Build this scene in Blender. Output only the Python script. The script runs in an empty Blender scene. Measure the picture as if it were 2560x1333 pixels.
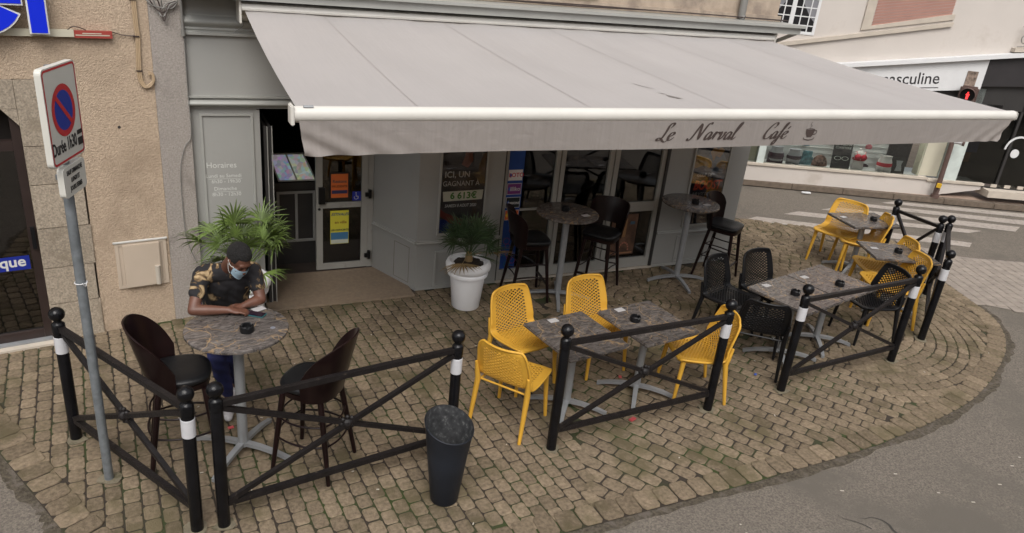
import bpy, bmesh, math, random
from mathutils import Vector, Matrix
R = math.radians
random.seed(7)
S = bpy.context.scene
COL = S.collection

# ------------------------------------------------------------------ camera, world, sun, exposure
cam_d = bpy.data.cameras.new('camera'); cam = bpy.data.objects.new('camera', cam_d); COL.objects.link(cam)
cr = Vector((0.9060, -0.4125, 0.0954)); cf = Vector((0.4155, 0.8209, -0.3907))
cr.normalize(); cf = (cf - cr * cf.dot(cr)).normalized(); cu = cr.cross(cf)
M = Matrix(((cr.x, cu.x, -cf.x, 0), (cr.y, cu.y, -cf.y, -7.477), (cr.z, cu.z, -cf.z, 3.75), (0, 0, 0, 1)))
cam.matrix_world = M
cam_d.sensor_width = 36; cam_d.lens = 36 * 1860.37 / 2560; cam_d.clip_start = 0.05; cam_d.clip_end = 500
S.camera = cam
SUN_EL, SUN_AZ = R(52), R(200)
W = bpy.data.worlds.new('World'); S.world = W; W.use_nodes = True
wn = W.node_tree; bg = wn.nodes['Background']
sky = wn.nodes.new('ShaderNodeTexSky'); sky.sky_type = 'NISHITA'; sky.sun_disc = False
sky.sun_elevation = SUN_EL; sky.sun_rotation = SUN_AZ; sky.air_density = 1.0; sky.dust_density = 4.0; sky.ozone_density = 1.0
hs = wn.nodes.new('ShaderNodeHueSaturation'); hs.inputs['Saturation'].default_value = 0.22
wn.links.new(sky.outputs[0], hs.inputs['Color']); wn.links.new(hs.outputs[0], bg.inputs[0])
bg.inputs[1].default_value = 0.13
sun_d = bpy.data.lights.new('sun', 'SUN'); sun_d.energy = 0.8; sun_d.angle = R(35); sun_d.color = (1, 0.95, 0.88)
sun = bpy.data.objects.new('sun', sun_d); COL.objects.link(sun)
sdir = Vector((math.sin(SUN_AZ) * math.cos(SUN_EL), math.cos(SUN_AZ) * math.cos(SUN_EL), math.sin(SUN_EL)))
sun.rotation_euler = sdir.to_track_quat('Z', 'Y').to_euler()
S.view_settings.view_transform = 'Standard'; S.view_settings.look = 'None'; S.view_settings.exposure = 0.75
S.view_settings.gamma = 1

# ------------------------------------------------------------------ materials
def srgb(r, g, b):
    f = lambda c: (c / 255 / 12.92) if c / 255 <= 0.04045 else ((c / 255 + 0.055) / 1.055) ** 2.4
    return (f(r), f(g), f(b))
def nodes(name):
    m = bpy.data.materials.new(name); m.use_nodes = True; n = m.node_tree
    return m, n, n.nodes['Principled BSDF']
def mk(name, col, rough=0.5, metal=0.0, var=0.12, scale=6.0, bump=0.0, bscale=60.0, detail=4, spec=0.5, dirt=None, dscale=2.0, dthr=0.6, isl=0.0):
    m, n, p = nodes(name)
    tc = n.nodes.new('ShaderNodeTexCoord')
    nz = n.nodes.new('ShaderNodeTexNoise'); nz.inputs['Scale'].default_value = scale; nz.inputs['Detail'].default_value = detail
    n.links.new(tc.outputs['Object'], nz.inputs['Vector'])
    mx = n.nodes.new('ShaderNodeMix'); mx.data_type = 'RGBA'
    mx.inputs[6].default_value = (*[c * (1 - var) for c in col], 1); mx.inputs[7].default_value = (*[min(1, c * (1 + var)) for c in col], 1)
    mr = n.nodes.new('ShaderNodeMapRange'); mr.inputs[1].default_value = 0.3; mr.inputs[2].default_value = 0.7
    n.links.new(nz.outputs['Fac'], mr.inputs[0]); n.links.new(mr.outputs[0], mx.inputs[0])
    out = mx.outputs[2]
    if dirt:
        n2 = n.nodes.new('ShaderNodeTexNoise'); n2.inputs['Scale'].default_value = dscale; n2.inputs['Detail'].default_value = 8; n2.inputs['Roughness'].default_value = 0.65
        n.links.new(tc.outputs['Object'], n2.inputs['Vector'])
        r2 = n.nodes.new('ShaderNodeMapRange'); r2.inputs[1].default_value = dthr; r2.inputs[2].default_value = dthr + 0.12
        n.links.new(n2.outputs['Fac'], r2.inputs[0])
        m2 = n.nodes.new('ShaderNodeMix'); m2.data_type = 'RGBA'; m2.inputs[7].default_value = (*dirt, 1)
        n.links.new(out, m2.inputs[6]); n.links.new(r2.outputs[0], m2.inputs[0]); out = m2.outputs[2]
    if isl:
        g = n.nodes.new('ShaderNodeNewGeometry'); ri = n.nodes.new('ShaderNodeMapRange')
        ri.inputs[3].default_value = 1 - isl; ri.inputs[4].default_value = 1 + isl
        n.links.new(g.outputs['Random Per Island'], ri.inputs[0])
        vm = n.nodes.new('ShaderNodeVectorMath'); vm.operation = 'SCALE'
        n.links.new(out, vm.inputs[0]); n.links.new(ri.outputs[0], vm.inputs['Scale']); out = vm.outputs[0]
    n.links.new(out, p.inputs['Base Color'])
    p.inputs['Roughness'].default_value = rough; p.inputs['Metallic'].default_value = metal
    p.inputs['Specular IOR Level'].default_value = spec
    if bump:
        nb = n.nodes.new('ShaderNodeTexNoise'); nb.inputs['Scale'].default_value = bscale; nb.inputs['Detail'].default_value = 5
        n.links.new(tc.outputs['Object'], nb.inputs['Vector'])
        b = n.nodes.new('ShaderNodeBump'); b.inputs['Strength'].default_value = min(1, bump); b.inputs['Distance'].default_value = 0.01 * max(1, bump)
        n.links.new(nb.outputs['Fac'], b.inputs['Height']); n.links.new(b.outputs[0], p.inputs['Normal'])
    return m
def emit(name, col, s):
    m, n, p = nodes(name); p.inputs['Base Color'].default_value = (*col, 1)
    p.inputs['Emission Color'].default_value = (*col, 1); p.inputs['Emission Strength'].default_value = s; return m
def flat(name, r, g, b, rough=0.5): return mk(name, srgb(r, g, b), rough, var=0.04)

grey_paint = mk('grey_paint', (0.30, 0.298, 0.282), 0.45, var=0.05, scale=1.5, bump=0.05, bscale=40, dirt=(0.275, 0.27, 0.25), dscale=1.3, dthr=0.62)
grey_trim = mk('grey_trim', (0.32, 0.32, 0.30), 0.4, var=0.05, scale=3)
dark_paint = mk('dark_paint', (0.03, 0.028, 0.027), 0.5)
frame_white = mk('frame_white', (0.33, 0.325, 0.30), 0.4, var=0.06, scale=3, dirt=(0.22, 0.21, 0.19), dscale=3, dthr=0.6)
render_beige = mk('beige_render', (0.455, 0.355, 0.262), 0.95, var=0.16, scale=60, bump=1.3, bscale=95, spec=0.15, dirt=(0.375, 0.29, 0.212), dscale=1.3, dthr=0.50)
render_grey = mk('grey_render', (0.36, 0.325, 0.295), 0.95, var=0.18, scale=60, bump=1.4, bscale=100, spec=0.15, dirt=(0.26, 0.235, 0.21), dscale=2.5, dthr=0.55)
stone_mat = mk('granite_surround', (0.32, 0.27, 0.21), 0.9, var=0.30, scale=60, bump=0.7, bscale=90, spec=0.2, dirt=(0.24, 0.20, 0.15), dscale=3, dthr=0.56, isl=0.07)
stone_upper = mk('upper_stone', (0.36, 0.29, 0.225), 0.9, var=0.15, scale=8, bump=0.5, bscale=40, dirt=(0.25, 0.2, 0.16), dscale=2.5, dthr=0.52)
floor_stone = mk('threshold_stone', (0.23, 0.175, 0.125), 0.55, var=0.12, scale=25, dirt=(0.2, 0.16, 0.12), dscale=3, dthr=0.55)
asphalt = mk('asphalt', (0.158, 0.137, 0.115), 0.94, var=0.34, scale=75, bump=0.6, bscale=160, spec=0.12, dirt=(0.13, 0.115, 0.097), dscale=0.7, dthr=0.50)
paver = mk('paver_stone', (0.192, 0.149, 0.103), 0.9, var=0.28, scale=34, bump=0.8, bscale=120, spec=0.1, dirt=(0.125, 0.102, 0.062), dscale=1.9, dthr=0.50, isl=0.20)
far_paver = mk('far_paving', (0.30, 0.215, 0.165), 0.9, var=0.15, scale=9, bump=0.3, bscale=60, dirt=(0.24, 0.17, 0.13), dscale=4, dthr=0.5)
kerb_mat = mk('kerb_stone', (0.13, 0.10, 0.075), 0.9, var=0.2, scale=12, bump=0.4, bscale=60)
ramp_mat = mk('ramp_pavers', (0.25, 0.213, 0.18), 0.9, var=0.16, scale=7, bump=0.3, bscale=60, isl=0.06)
road_paint = mk('road_paint', (0.34, 0.30, 0.265), 0.85, var=0.15, scale=20, spec=0.1, dirt=(0.22, 0.195, 0.17), dscale=7, dthr=0.56)
black_iron = mk('black_iron', (0.005, 0.005, 0.006), 0.25, var=0.3, scale=12, bump=0.25, bscale=60, dirt=(0.05, 0.045, 0.04), dscale=11, dthr=0.72, spec=0.28)
rail_iron = mk('weathered_iron', (0.011, 0.009, 0.009), 0.5, var=0.3, scale=20, bump=0.4, bscale=60, dirt=(0.09, 0.07, 0.055), dscale=16, dthr=0.63, spec=0.28)
band_white = mk('white_band', (0.52, 0.52, 0.54), 0.4, var=0.06, scale=8, dirt=(0.3, 0.3, 0.3), dscale=20, dthr=0.68)
galv = mk('galvanised_steel', (0.20, 0.22, 0.235), 0.5, metal=0.45, var=0.2, scale=18)
sign_white = mk('sign_white', (0.56, 0.55, 0.50), 0.4, var=0.05, scale=4, dirt=(0.4, 0.39, 0.33), dscale=5, dthr=0.6)
sign_red = flat('sign_red', 178, 44, 48); sign_blue = flat('sign_blue', 32, 50, 140); sign_black = flat('sign_black', 36, 34, 34)
wood_dark = mk('dark_wood', (0.011, 0.005, 0.005), 0.28, var=0.3, scale=5, dirt=(0.018, 0.009, 0.008), dscale=4, spec=0.28)
leather = mk('black_leatherette', (0.009, 0.009, 0.010), 0.38, var=0.1, bump=0.15, bscale=120, spec=0.28)
yellow_pl = mk('yellow_plastic', (0.60, 0.33, 0.042), 0.45, var=0.05, scale=3, spec=0.35, dirt=(0.5, 0.25, 0.03), dscale=6, dthr=0.62)
black_pl = mk('black_plastic', (0.008, 0.008, 0.009), 0.38, var=0.1, spec=0.28)
silver = mk('silver_steel', (0.29, 0.30, 0.31), 0.42, metal=0.35, var=0.08, scale=8)
bin_mat = mk('bin_grey', (0.014, 0.017, 0.024), 0.55, var=0.15, scale=5, dirt=(0.05, 0.053, 0.06), dscale=12, dthr=0.66, spec=0.28)
bin_in = mk('bin_inside', (0.028, 0.029, 0.031), 0.8, var=0.5, scale=30, dirt=(0.11, 0.108, 0.105), dscale=30, dthr=0.56)
pot_white = mk('white_glazed_pot', (0.80, 0.80, 0.81), 0.32, var=0.03, scale=3, dirt=(0.52, 0.52, 0.52), dscale=3, dthr=0.64)
soil = mk('soil', (0.025, 0.017, 0.012), 0.95, var=0.4, scale=40, bump=1, bscale=60)
palm_l = mk('palm_leaf_bright', (0.10, 0.15, 0.032), 0.5, var=0.4, scale=4, isl=0.35)
palm_d = mk('palm_leaf_dark', (0.045, 0.078, 0.032), 0.5, var=0.35, scale=4, isl=0.35)
palm_dry = mk('palm_dry', (0.24, 0.16, 0.07), 0.7)
white_pl = mk('white_plastic', (0.5, 0.47, 0.42), 0.5, var=0.05)
beige_box = mk('beige_meter_box', (0.47, 0.39, 0.31), 0.6, var=0.06, scale=3, dirt=(0.42, 0.34, 0.27), dscale=3)
cream = mk('cream_panel', (0.50, 0.47, 0.37), 0.7, var=0.06, scale=2)
shop_wall = mk('pale_shop_wall', (0.52, 0.475, 0.435), 0.9, var=0.05, scale=1.2, bump=0.1, bscale=30, dirt=(0.45, 0.40, 0.355), dscale=1.2, dthr=0.56)
shop_trim = mk('shop_trim_stone', (0.46, 0.405, 0.34), 0.9, var=0.08, scale=5)
shop_white = mk('shop_white', (0.62, 0.62, 0.62), 0.6, var=0.03)
pink_shutter = mk('pink_shutter', (0.50, 0.285, 0.235), 0.7, var=0.06, scale=3)
cable_w = flat('pale_cable', 168, 146, 118); cable_b = flat('dark_cable', 60, 48, 44); cable_g = flat('grey_cable', 120, 118, 114)
brown_pole = mk('brown_pole', (0.10, 0.062, 0.052), 0.5, var=0.2, scale=10)
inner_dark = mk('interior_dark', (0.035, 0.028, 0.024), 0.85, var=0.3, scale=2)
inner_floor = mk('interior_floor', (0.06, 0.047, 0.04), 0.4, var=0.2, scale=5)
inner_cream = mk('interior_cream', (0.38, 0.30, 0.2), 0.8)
letter_white = flat('lettering_white', 200, 200, 196); letter_dark = flat('lettering_dark', 62, 50, 46, 0.8)
letter_blue = mk('letter_blue', srgb(8, 40, 205), 0.35, var=0.03)
skin = mk('skin', (0.115, 0.048, 0.030), 0.5, var=0.14, scale=14, bump=0.1, bscale=90)
hair_m = mk('black_hair', (0.007, 0.006, 0.006), 0.9, var=0.3, bump=1.5, bscale=140)
blue_tr = mk('navy_trousers', (0.010, 0.014, 0.075), 0.8, var=0.35, scale=6, bump=0.3, bscale=14)
mask_m = mk('face_mask_blue', (0.30, 0.42, 0.50), 0.8, var=0.05)
shoe_m = mk('white_trainers', (0.5, 0.49, 0.5), 0.6, var=0.1, scale=12)

def glass_mat(name, tint, gl=1.0):
    m, n, p = nodes(name); n.nodes.remove(p)
    tr = n.nodes.new('ShaderNodeBsdfTransparent'); tr.inputs[0].default_value = (*tint, 1)
    g = n.nodes.new('ShaderNodeBsdfGlossy'); g.inputs['Roughness'].default_value = 0.015; g.inputs[0].default_value = (0.9, 0.9, 0.9, 1)
    fr = n.nodes.new('ShaderNodeFresnel'); fr.inputs[0].default_value = 1.5
    ml = n.nodes.new('ShaderNodeMath'); ml.operation = 'MULTIPLY'; ml.inputs[1].default_value = 1.6 * gl; ml.use_clamp = True
    mx = n.nodes.new('ShaderNodeMixShader')
    n.links.new(fr.outputs[0], ml.inputs[0]); n.links.new(ml.outputs[0], mx.inputs[0])
    n.links.new(tr.outputs[0], mx.inputs[1]); n.links.new(g.outputs[0], mx.inputs[2])
    n.links.new(mx.outputs[0], n.nodes['Material Output'].inputs[0]); return m
glass = glass_mat('window_glass', (0.5, 0.5, 0.5)); glass_clear = glass_mat('shop_glass', (0.85, 0.88, 0.86), 0.7)

def table_mat():
    m, n, p = nodes('marble_laminate'); tc = n.nodes.new('ShaderNodeTexCoord'); L = n.links.new
    def noise(sc, det=6, dist=0.0, ro=0.6, vec=None):
        a = n.nodes.new('ShaderNodeTexNoise'); a.inputs['Scale'].default_value = sc; a.inputs['Detail'].default_value = det
        a.inputs['Distortion'].default_value = dist; a.inputs['Roughness'].default_value = ro; L(vec or tc.outputs['Object'], a.inputs['Vector']); return a
    mp = n.nodes.new('ShaderNodeMapping'); mp.inputs['Rotation'].default_value = (0, 0, 0.5); mp.inputs['Scale'].default_value = (1, 3.2, 1); L(tc.outputs['Object'], mp.inputs[0])
    a = noise(12, 10, 0.8, 0.75, mp.outputs[0]); cr_ = n.nodes.new('ShaderNodeValToRGB'); L(a.outputs['Fac'], cr_.inputs[0])
    e = cr_.color_ramp.elements; e[0].position = 0.38; e[0].color = (0.045, 0.040, 0.038, 1); e[1].position = 0.66; e[1].color = (0.19, 0.172, 0.157, 1)
    e2 = cr_.color_ramp.elements.new(0.52); e2.color = (0.105, 0.092, 0.085, 1)
    out = cr_.outputs[0]
    for sc, wd, colr in ((2.3, 0.0040, (0.33, 0.21, 0.10)), (3.9, 0.0035, (0.27, 0.18, 0.09)), (1.5, 0.0045, (0.36, 0.24, 0.12))):
        v = noise(sc, 5, 0.25, 0.42)
        s = n.nodes.new('ShaderNodeMath'); s.operation = 'SUBTRACT'; s.inputs[1].default_value = 0.5; L(v.outputs['Fac'], s.inputs[0])
        ab = n.nodes.new('ShaderNodeMath'); ab.operation = 'ABSOLUTE'; L(s.outputs[0], ab.inputs[0])
        mr = n.nodes.new('ShaderNodeMapRange'); mr.inputs[1].default_value = wd; mr.inputs[2].default_value = wd * 0.25; mr.inputs[3].default_value = 0; mr.inputs[4].default_value = 0.55; L(ab.outputs[0], mr.inputs[0])
        mx = n.nodes.new('ShaderNodeMix'); mx.data_type = 'RGBA'; mx.inputs[7].default_value = (*colr, 1); L(out, mx.inputs[6]); L(mr.outputs[0], mx.inputs[0]); out = mx.outputs[2]
    L(out, p.inputs['Base Color']); p.inputs['Roughness'].default_value = 0.27; return m
marble = table_mat()

def joint_mat():
    m, n, p = nodes('paving_joints'); tc = n.nodes.new('ShaderNodeTexCoord'); L = n.links.new
    a = n.nodes.new('ShaderNodeTexNoise'); a.inputs['Scale'].default_value = 1.6; a.inputs['Detail'].default_value = 7; L(tc.outputs['Object'], a.inputs[0])
    r_ = n.nodes.new('ShaderNodeValToRGB'); L(a.outputs['Fac'], r_.inputs[0]); e = r_.color_ramp.elements
    e[0].position = 0.46; e[0].color = (0.034, 0.025, 0.017, 1); e[1].position = 0.6; e[1].color = (0.032, 0.046, 0.010, 1)
    L(r_.outputs[0], p.inputs['Base Color']); p.inputs['Roughness'].default_value = 0.95; return m
joints = joint_mat()
mortar = mk('mortar', (0.17, 0.145, 0.10), 0.95, var=0.25, scale=20, bump=0.6, bscale=70, dirt=(0.09, 0.08, 0.045), dscale=10, dthr=0.5)

def fabric_mat(name, col, trans):
    m, n, p = nodes(name); L = n.links.new; tc = n.nodes.new('ShaderNodeTexCoord')
    a = n.nodes.new('ShaderNodeTexNoise'); a.inputs['Scale'].default_value = 1.1; a.inputs['Detail'].default_value = 6; L(tc.outputs['Object'], a.inputs[0])
    mx = n.nodes.new('ShaderNodeMix'); mx.data_type = 'RGBA'; mx.inputs[6].default_value = (*[c * 0.93 for c in col], 1); mx.inputs[7].default_value = (*[min(c * 1.06, 1) for c in col], 1)
    L(a.outputs['Fac'], mx.inputs[0]); out = mx.outputs[2]
    mp = n.nodes.new('ShaderNodeMapping'); mp.inputs['Scale'].default_value = (60, 2, 2.5); L(tc.outputs['Object'], mp.inputs[0])
    b = n.nodes.new('ShaderNodeTexNoise'); b.inputs['Scale'].default_value = 1.0; b.inputs['Detail'].default_value = 3; L(mp.outputs[0], b.inputs[0])
    m2 = n.nodes.new('ShaderNodeMix'); m2.data_type = 'RGBA'; m2.blend_type = 'MULTIPLY'; m2.inputs[0].default_value = 0.10 if trans else 0.22
    L(out, m2.inputs[6]); L(b.outputs['Fac'], m2.inputs[7]); out = m2.outputs[2]
    nb = n.nodes.new('ShaderNodeTexNoise'); nb.inputs['Scale'].default_value = 5 if trans else 9; nb.inputs['Detail'].default_value = 4; nb.inputs['Distortion'].default_value = 0.8; L(tc.outputs['Object'], nb.inputs[0])
    bu = n.nodes.new('ShaderNodeBump'); bu.inputs['Strength'].default_value = 0.25 if trans else 0.3; bu.inputs['Distance'].default_value = 0.02; L(nb.outputs['Fac'], bu.inputs['Height']); L(bu.outputs[0], p.inputs['Normal'])
    L(out, p.inputs['Base Color']); p.inputs['Roughness'].default_value = 0.9; p.inputs['Specular IOR Level'].default_value = 0.15
    t = n.nodes.new('ShaderNodeBsdfTranslucent'); t.inputs[0].default_value = (col[0], col[1] * 0.8, col[2] * 0.62, 1)
    ms = n.nodes.new('ShaderNodeMixShader'); ms.inputs[0].default_value = 0.22
    L(p.outputs[0], ms.inputs[1]); L(t.outputs[0], ms.inputs[2]); L(ms.outputs[0], n.nodes['Material Output'].inputs[0]); return m
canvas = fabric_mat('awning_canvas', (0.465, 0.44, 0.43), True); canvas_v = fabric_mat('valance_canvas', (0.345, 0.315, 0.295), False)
awn_white = mk('awning_white_metal', (0.60, 0.58, 0.535), 0.35, var=0.04, scale=3, dirt=(0.5, 0.46, 0.4), dscale=14, dthr=0.68)

def shirt_mat():
    m, n, p = nodes('printed_shirt'); tc = n.nodes.new('ShaderNodeTexCoord'); L = n.links.new
    a = n.nodes.new('ShaderNodeTexNoise'); a.inputs['Scale'].default_value = 7.5; a.inputs['Detail'].default_value = 5; a.inputs['Distortion'].default_value = 1.4; L(tc.outputs['Object'], a.inputs[0])
    r_ = n.nodes.new('ShaderNodeValToRGB'); L(a.outputs['Fac'], r_.inputs[0]); e = r_.color_ramp.elements
    e[0].position = 0.0; e[0].color = (0.012, 0.011, 0.013, 1); e[1].position = 1; e[1].color = (0.30, 0.19, 0.085, 1)
    for q, c in ((0.535, (0.010, 0.009, 0.011)), (0.57, (0.13, 0.08, 0.035)), (0.63, (0.40, 0.29, 0.16))):
        k = r_.color_ramp.elements.new(q); k.color = (*c, 1)
    L(r_.outputs[0], p.inputs['Base Color']); p.inputs['Roughness'].default_value = 0.85; return m
shirt_m = shirt_mat()

# ------------------------------------------------------------------ helpers
def obj(name, bm, mat, parent=None, smooth=False, label=None, kind=None, cat=None, group=None):
    me = bpy.data.meshes.new(name)
    if isinstance(bm, bpy.types.Mesh): me = bm
    else:
        bmesh.ops.recalc_face_normals(bm, faces=bm.faces); bm.to_mesh(me); bm.free()
    if mat and not len(me.materials): me.materials.append(mat)
    if smooth:
        for f in me.polygons: f.use_smooth = True
        if smooth != 'all':
            try: me.set_sharp_from_angle(angle=R(smooth if isinstance(smooth, (int, float)) and smooth > 1 else 40))
            except Exception: pass
    o = bpy.data.objects.new(name, me); COL.objects.link(o); o.parent = parent
    if label: o['label'] = label
    if kind: o['kind'] = kind
    if cat: o['category'] = cat
    if group: o['group'] = group
    return o
def thing(name, label, cat, loc=(0, 0, 0), rz=0, group=None):
    o = bpy.data.objects.new(name, None); COL.objects.link(o); o.location = loc; o.rotation_euler = (0, 0, rz)
    o.empty_display_size = 0.1; o['label'] = label; o['category'] = cat
    if group: o['group'] = group
    return o
def dup(root, loc, rz, label, group=None):
    r = root.copy(); COL.objects.link(r); r.location = loc; r.rotation_euler = (0, 0, rz); r['label'] = label
    if group: r['group'] = group
    def rec(a, b):
        for ch in a.children:
            c = ch.copy(); COL.objects.link(c); c.parent = b; rec(ch, c)
    rec(root, r); return r
def BM(): return bmesh.new()
def bx(bm, x0, x1, y0, y1, z0, z1, bev=0.0):
    v = [bm.verts.new((x, y, z)) for x in (x0, x1) for y in (y0, y1) for z in (z0, z1)]
    fs = [bm.faces.new([v[i] for i in q]) for q in ((0, 1, 3, 2), (4, 6, 7, 5), (0, 4, 5, 1), (2, 3, 7, 6), (0, 2, 6, 4), (1, 5, 7, 3))]
    if bev: bmesh.ops.bevel(bm, geom=list({e for f in fs for e in f.edges}), offset=bev, segments=2, affect='EDGES')
    return v
def tube(bm, pts, r, n=8, cap=True, sq=False):
    pts = [Vector(p) for p in pts]; rings = []
    rr = r if isinstance(r, (list, tuple)) else [r] * len(pts); up0 = None
    for i, p in enumerate(pts):
        t = (pts[min(i + 1, len(pts) - 1)] - pts[max(i - 1, 0)]).normalized()
        if up0 is None: up0 = Vector((0, 0, 1)) if abs(t.z) < 0.9 else Vector((1, 0, 0))
        a = t.cross(up0)
        if a.length < 1e-4: a = t.cross(Vector((0, 1, 0)))
        a.normalize(); b = a.cross(t).normalized()
        off = math.pi / 4 if sq else 0
        rings.append([bm.verts.new(p + a * math.cos(off + k * 2 * math.pi / n) * rr[i] + b * math.sin(off + k * 2 * math.pi / n) * rr[i]) for k in range(n)])
    for A, B in zip(rings, rings[1:]):
        for k in range(n): bm.faces.new((A[k], A[(k + 1) % n], B[(k + 1) % n], B[k]))
    if cap: bm.faces.new(rings[0]); bm.faces.new(rings[-1][::-1])
def lathe(bm, prof, n=24, c=(0, 0, 0), cap=True):
    rings = []
    for r, z in prof:
        rings.append([bm.verts.new((c[0] + max(r, 1e-4) * math.cos(k * 2 * math.pi / n), c[1] + max(r, 1e-4) * math.sin(k * 2 * math.pi / n), c[2] + z)) for k in range(n)])
    for A, B in zip(rings, rings[1:]):
        for k in range(n): bm.faces.new((A[k], A[(k + 1) % n], B[(k + 1) % n], B[k]))
    if cap: bm.faces.new(rings[0]); bm.faces.new(rings[-1][::-1])
def poly(bm, pts, h=None):
    """polygon (3d points); h = extrusion vector"""
    a = [bm.verts.new(p) for p in pts]; bm.faces.new(a)
    if h is not None:
        h = Vector(h); b = [bm.verts.new(Vector(p) + h) for p in pts]; bm.faces.new(b[::-1])
        for i in range(len(a)): bm.faces.new((a[i], b[i], b[(i + 1) % len(a)], a[(i + 1) % len(a)]))
def fr(bm, x0, x1, z0, z1, w, y0, y1):
    bx(bm, x0, x1, y0, y1, z1 - w, z1); bx(bm, x0, x1, y0, y1, z0, z0 + w)
    bx(bm, x0, x0 + w, y0, y1, z0 + w, z1 - w); bx(bm, x1 - w, x1, y0, y1, z0 + w, z1 - w)
def profx(bm, prof, x0, x1):
    """extrude a (y,z) outline along x"""
    poly(bm, [(x0, y, z) for y, z in prof], (x1 - x0, 0, 0))
def text(name, s, size, mat, loc, parent=None, rot=(math.pi / 2, 0, 0), ext=0.0008, sx=1.0, shear=0.0, align='CENTER', bold=0.0, sy=1.0):
    c = bpy.data.curves.new(name, 'FONT'); c.body = s; c.size = size; c.extrude = ext; c.align_x = align; c.shear = shear; c.offset = bold; c.resolution_u = 3
    o = bpy.data.objects.new(name, c); COL.objects.link(o); bpy.context.view_layer.update()
    me = bpy.data.meshes.new_from_object(o.evaluated_get(bpy.context.evaluated_depsgraph_get()))
    bpy.data.objects.remove(o); bpy.data.curves.remove(c)
    me.name = name; me.materials.clear(); me.materials.append(mat)
    t = bpy.data.objects.new(name, me); COL.objects.link(t); t.location = loc; t.rotation_euler = rot; t.scale = (sx, sy, 1); t.parent = parent
    return t
def rect(name, mat, x0, x1, z0, z1, y, parent, t=0.002, label=None):
    b = BM(); bx(b, x0, x1, y - t, y, z0, z1); return obj(name, b, mat, parent, label=label)
def cat_rom(P, n=6):
    P = [Vector(p) for p in P]; Q = [P[0]] + P + [P[-1]]; out = []
    for i in range(1, len(Q) - 2):
        a, b, c, d = Q[i - 1:i + 3]
        for k in range(n):
            t = k / n; out.append(0.5 * ((2 * b) + (c - a) * t + (2 * a - 5 * b + 4 * c - d) * t * t + (3 * b - a - 3 * c + d) * t ** 3))
    out.append(P[-1]); return out

# ------------------------------------------------------------------ ground
b = BM(); poly(b, [(-60, -60, -0.02), (80, -60, -0.02), (80, 60, -0.02), (-60, 60, -0.02)]); obj('road', b, asphalt, kind='structure')
EDGE = [(-1.55, -0.2), (-1.60, -1.2), (-1.24, -2.0), (-0.935, -2.64), (-0.77, -2.99), (-0.5, -3.38), (-0.1, -3.72), (0.6, -3.97), (1.5, -4.05), (2.34, -4.04), (4.19, -4.03), (5.63, -3.98),
        (7.0, -3.79), (7.9, -3.51), (8.85, -3.05), (9.45, -2.55), (9.75, -1.95), (9.95, -1.4), (10.3, -0.6), (10.7, 0.1)]
REST = [(9.9, 0.72), (8.75, 1.40), (8.0, 1.95), (7.2, 2.4), (7.2, -0.0), (2.6, 0.0), (2.5, -0.1), (0.85, -0.1), (0.3, -0.05)]
AREA = EDGE + REST
def inside(p, P=AREA):
    x, y = p; r_ = False; j = len(P) - 1
    for i in range(len(P)):
        if (P[i][1] > y) != (P[j][1] > y) and x < (P[j][0] - P[i][0]) * (y - P[i][1]) / (P[j][1] - P[i][1]) + P[i][0]: r_ = not r_
        j = i
    return r_
def seg_d(p, a, c):
    ax, ay = a; dx, dy = c[0] - ax, c[1] - ay; t = max(0, min(1, ((p[0] - ax) * dx + (p[1] - ay) * dy) / (dx * dx + dy * dy)))
    return math.hypot(p[0] - ax - t * dx, p[1] - ay - t * dy)
def edge_d(p): return min(seg_d(p, EDGE[i], EDGE[i + 1]) for i in range(1, len(EDGE) - 1))
b = BM(); poly(b, [(x, y, -0.011) for x, y in AREA + [(-1.5, 0.3)][:0]]); bmesh.ops.triangulate(b, faces=b.faces)
obj('paving_bed', b, joints, kind='structure')
stones = BM(); placed = {}
LAYER = 0.0
def stone(q, tilt=0.0):
    """q: four corners (ccw) in the ground plane"""
    c = Vector((sum(p[0] for p in q) / 4, sum(p[1] for p in q) / 4, 0)); dz = random.uniform(-0.0009, 0.0009) + LAYER
    pts = []
    for i in range(4):
        p = Vector((*q[i], 0)); a = Vector((*q[i - 1], 0)); d = Vector((*q[(i + 1) % 4], 0))
        pts += [p + (a - p) * 0.13, p + (d - p) * 0.13]
        pts[-1] += (c - p) * 0.015; pts[-2] += (c - p) * 0.015
    rings = []
    for s, z in ((1.0, -0.011), (0.99, -0.004), (0.945, -0.0008), (0.87, 0.0)):
        rings.append([stones.verts.new((c.x + (p.x - c.x) * s, c.y + (p.y - c.y) * s, z + dz + (0 if z < -0.01 else tilt * (p.x - c.x)))) for p in pts])
    for A, B in zip(rings, rings[1:]):
        for k in range(8): stones.faces.new((A[k], A[(k + 1) % 8], B[(k + 1) % 8], B[k]))
    stones.faces.new(rings[-1])
def can(p, d):
    k = (int(math.floor(p[0] / 0.2)), int(math.floor(p[1] / 0.2)))
    for i in (-1, 0, 1):
        for j in (-1, 0, 1):
            for q in placed.get((k[0] + i, k[1] + j), ()):
                if math.hypot(q[0] - p[0], q[1] - p[1]) < (d + q[2]) * 0.5: return False
    placed.setdefault(k, []).append((p[0], p[1], d)); return True
def jit(p, a=0.005): return (p[0] + random.uniform(-a, a), p[1] + random.uniform(-a, a))
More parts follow.
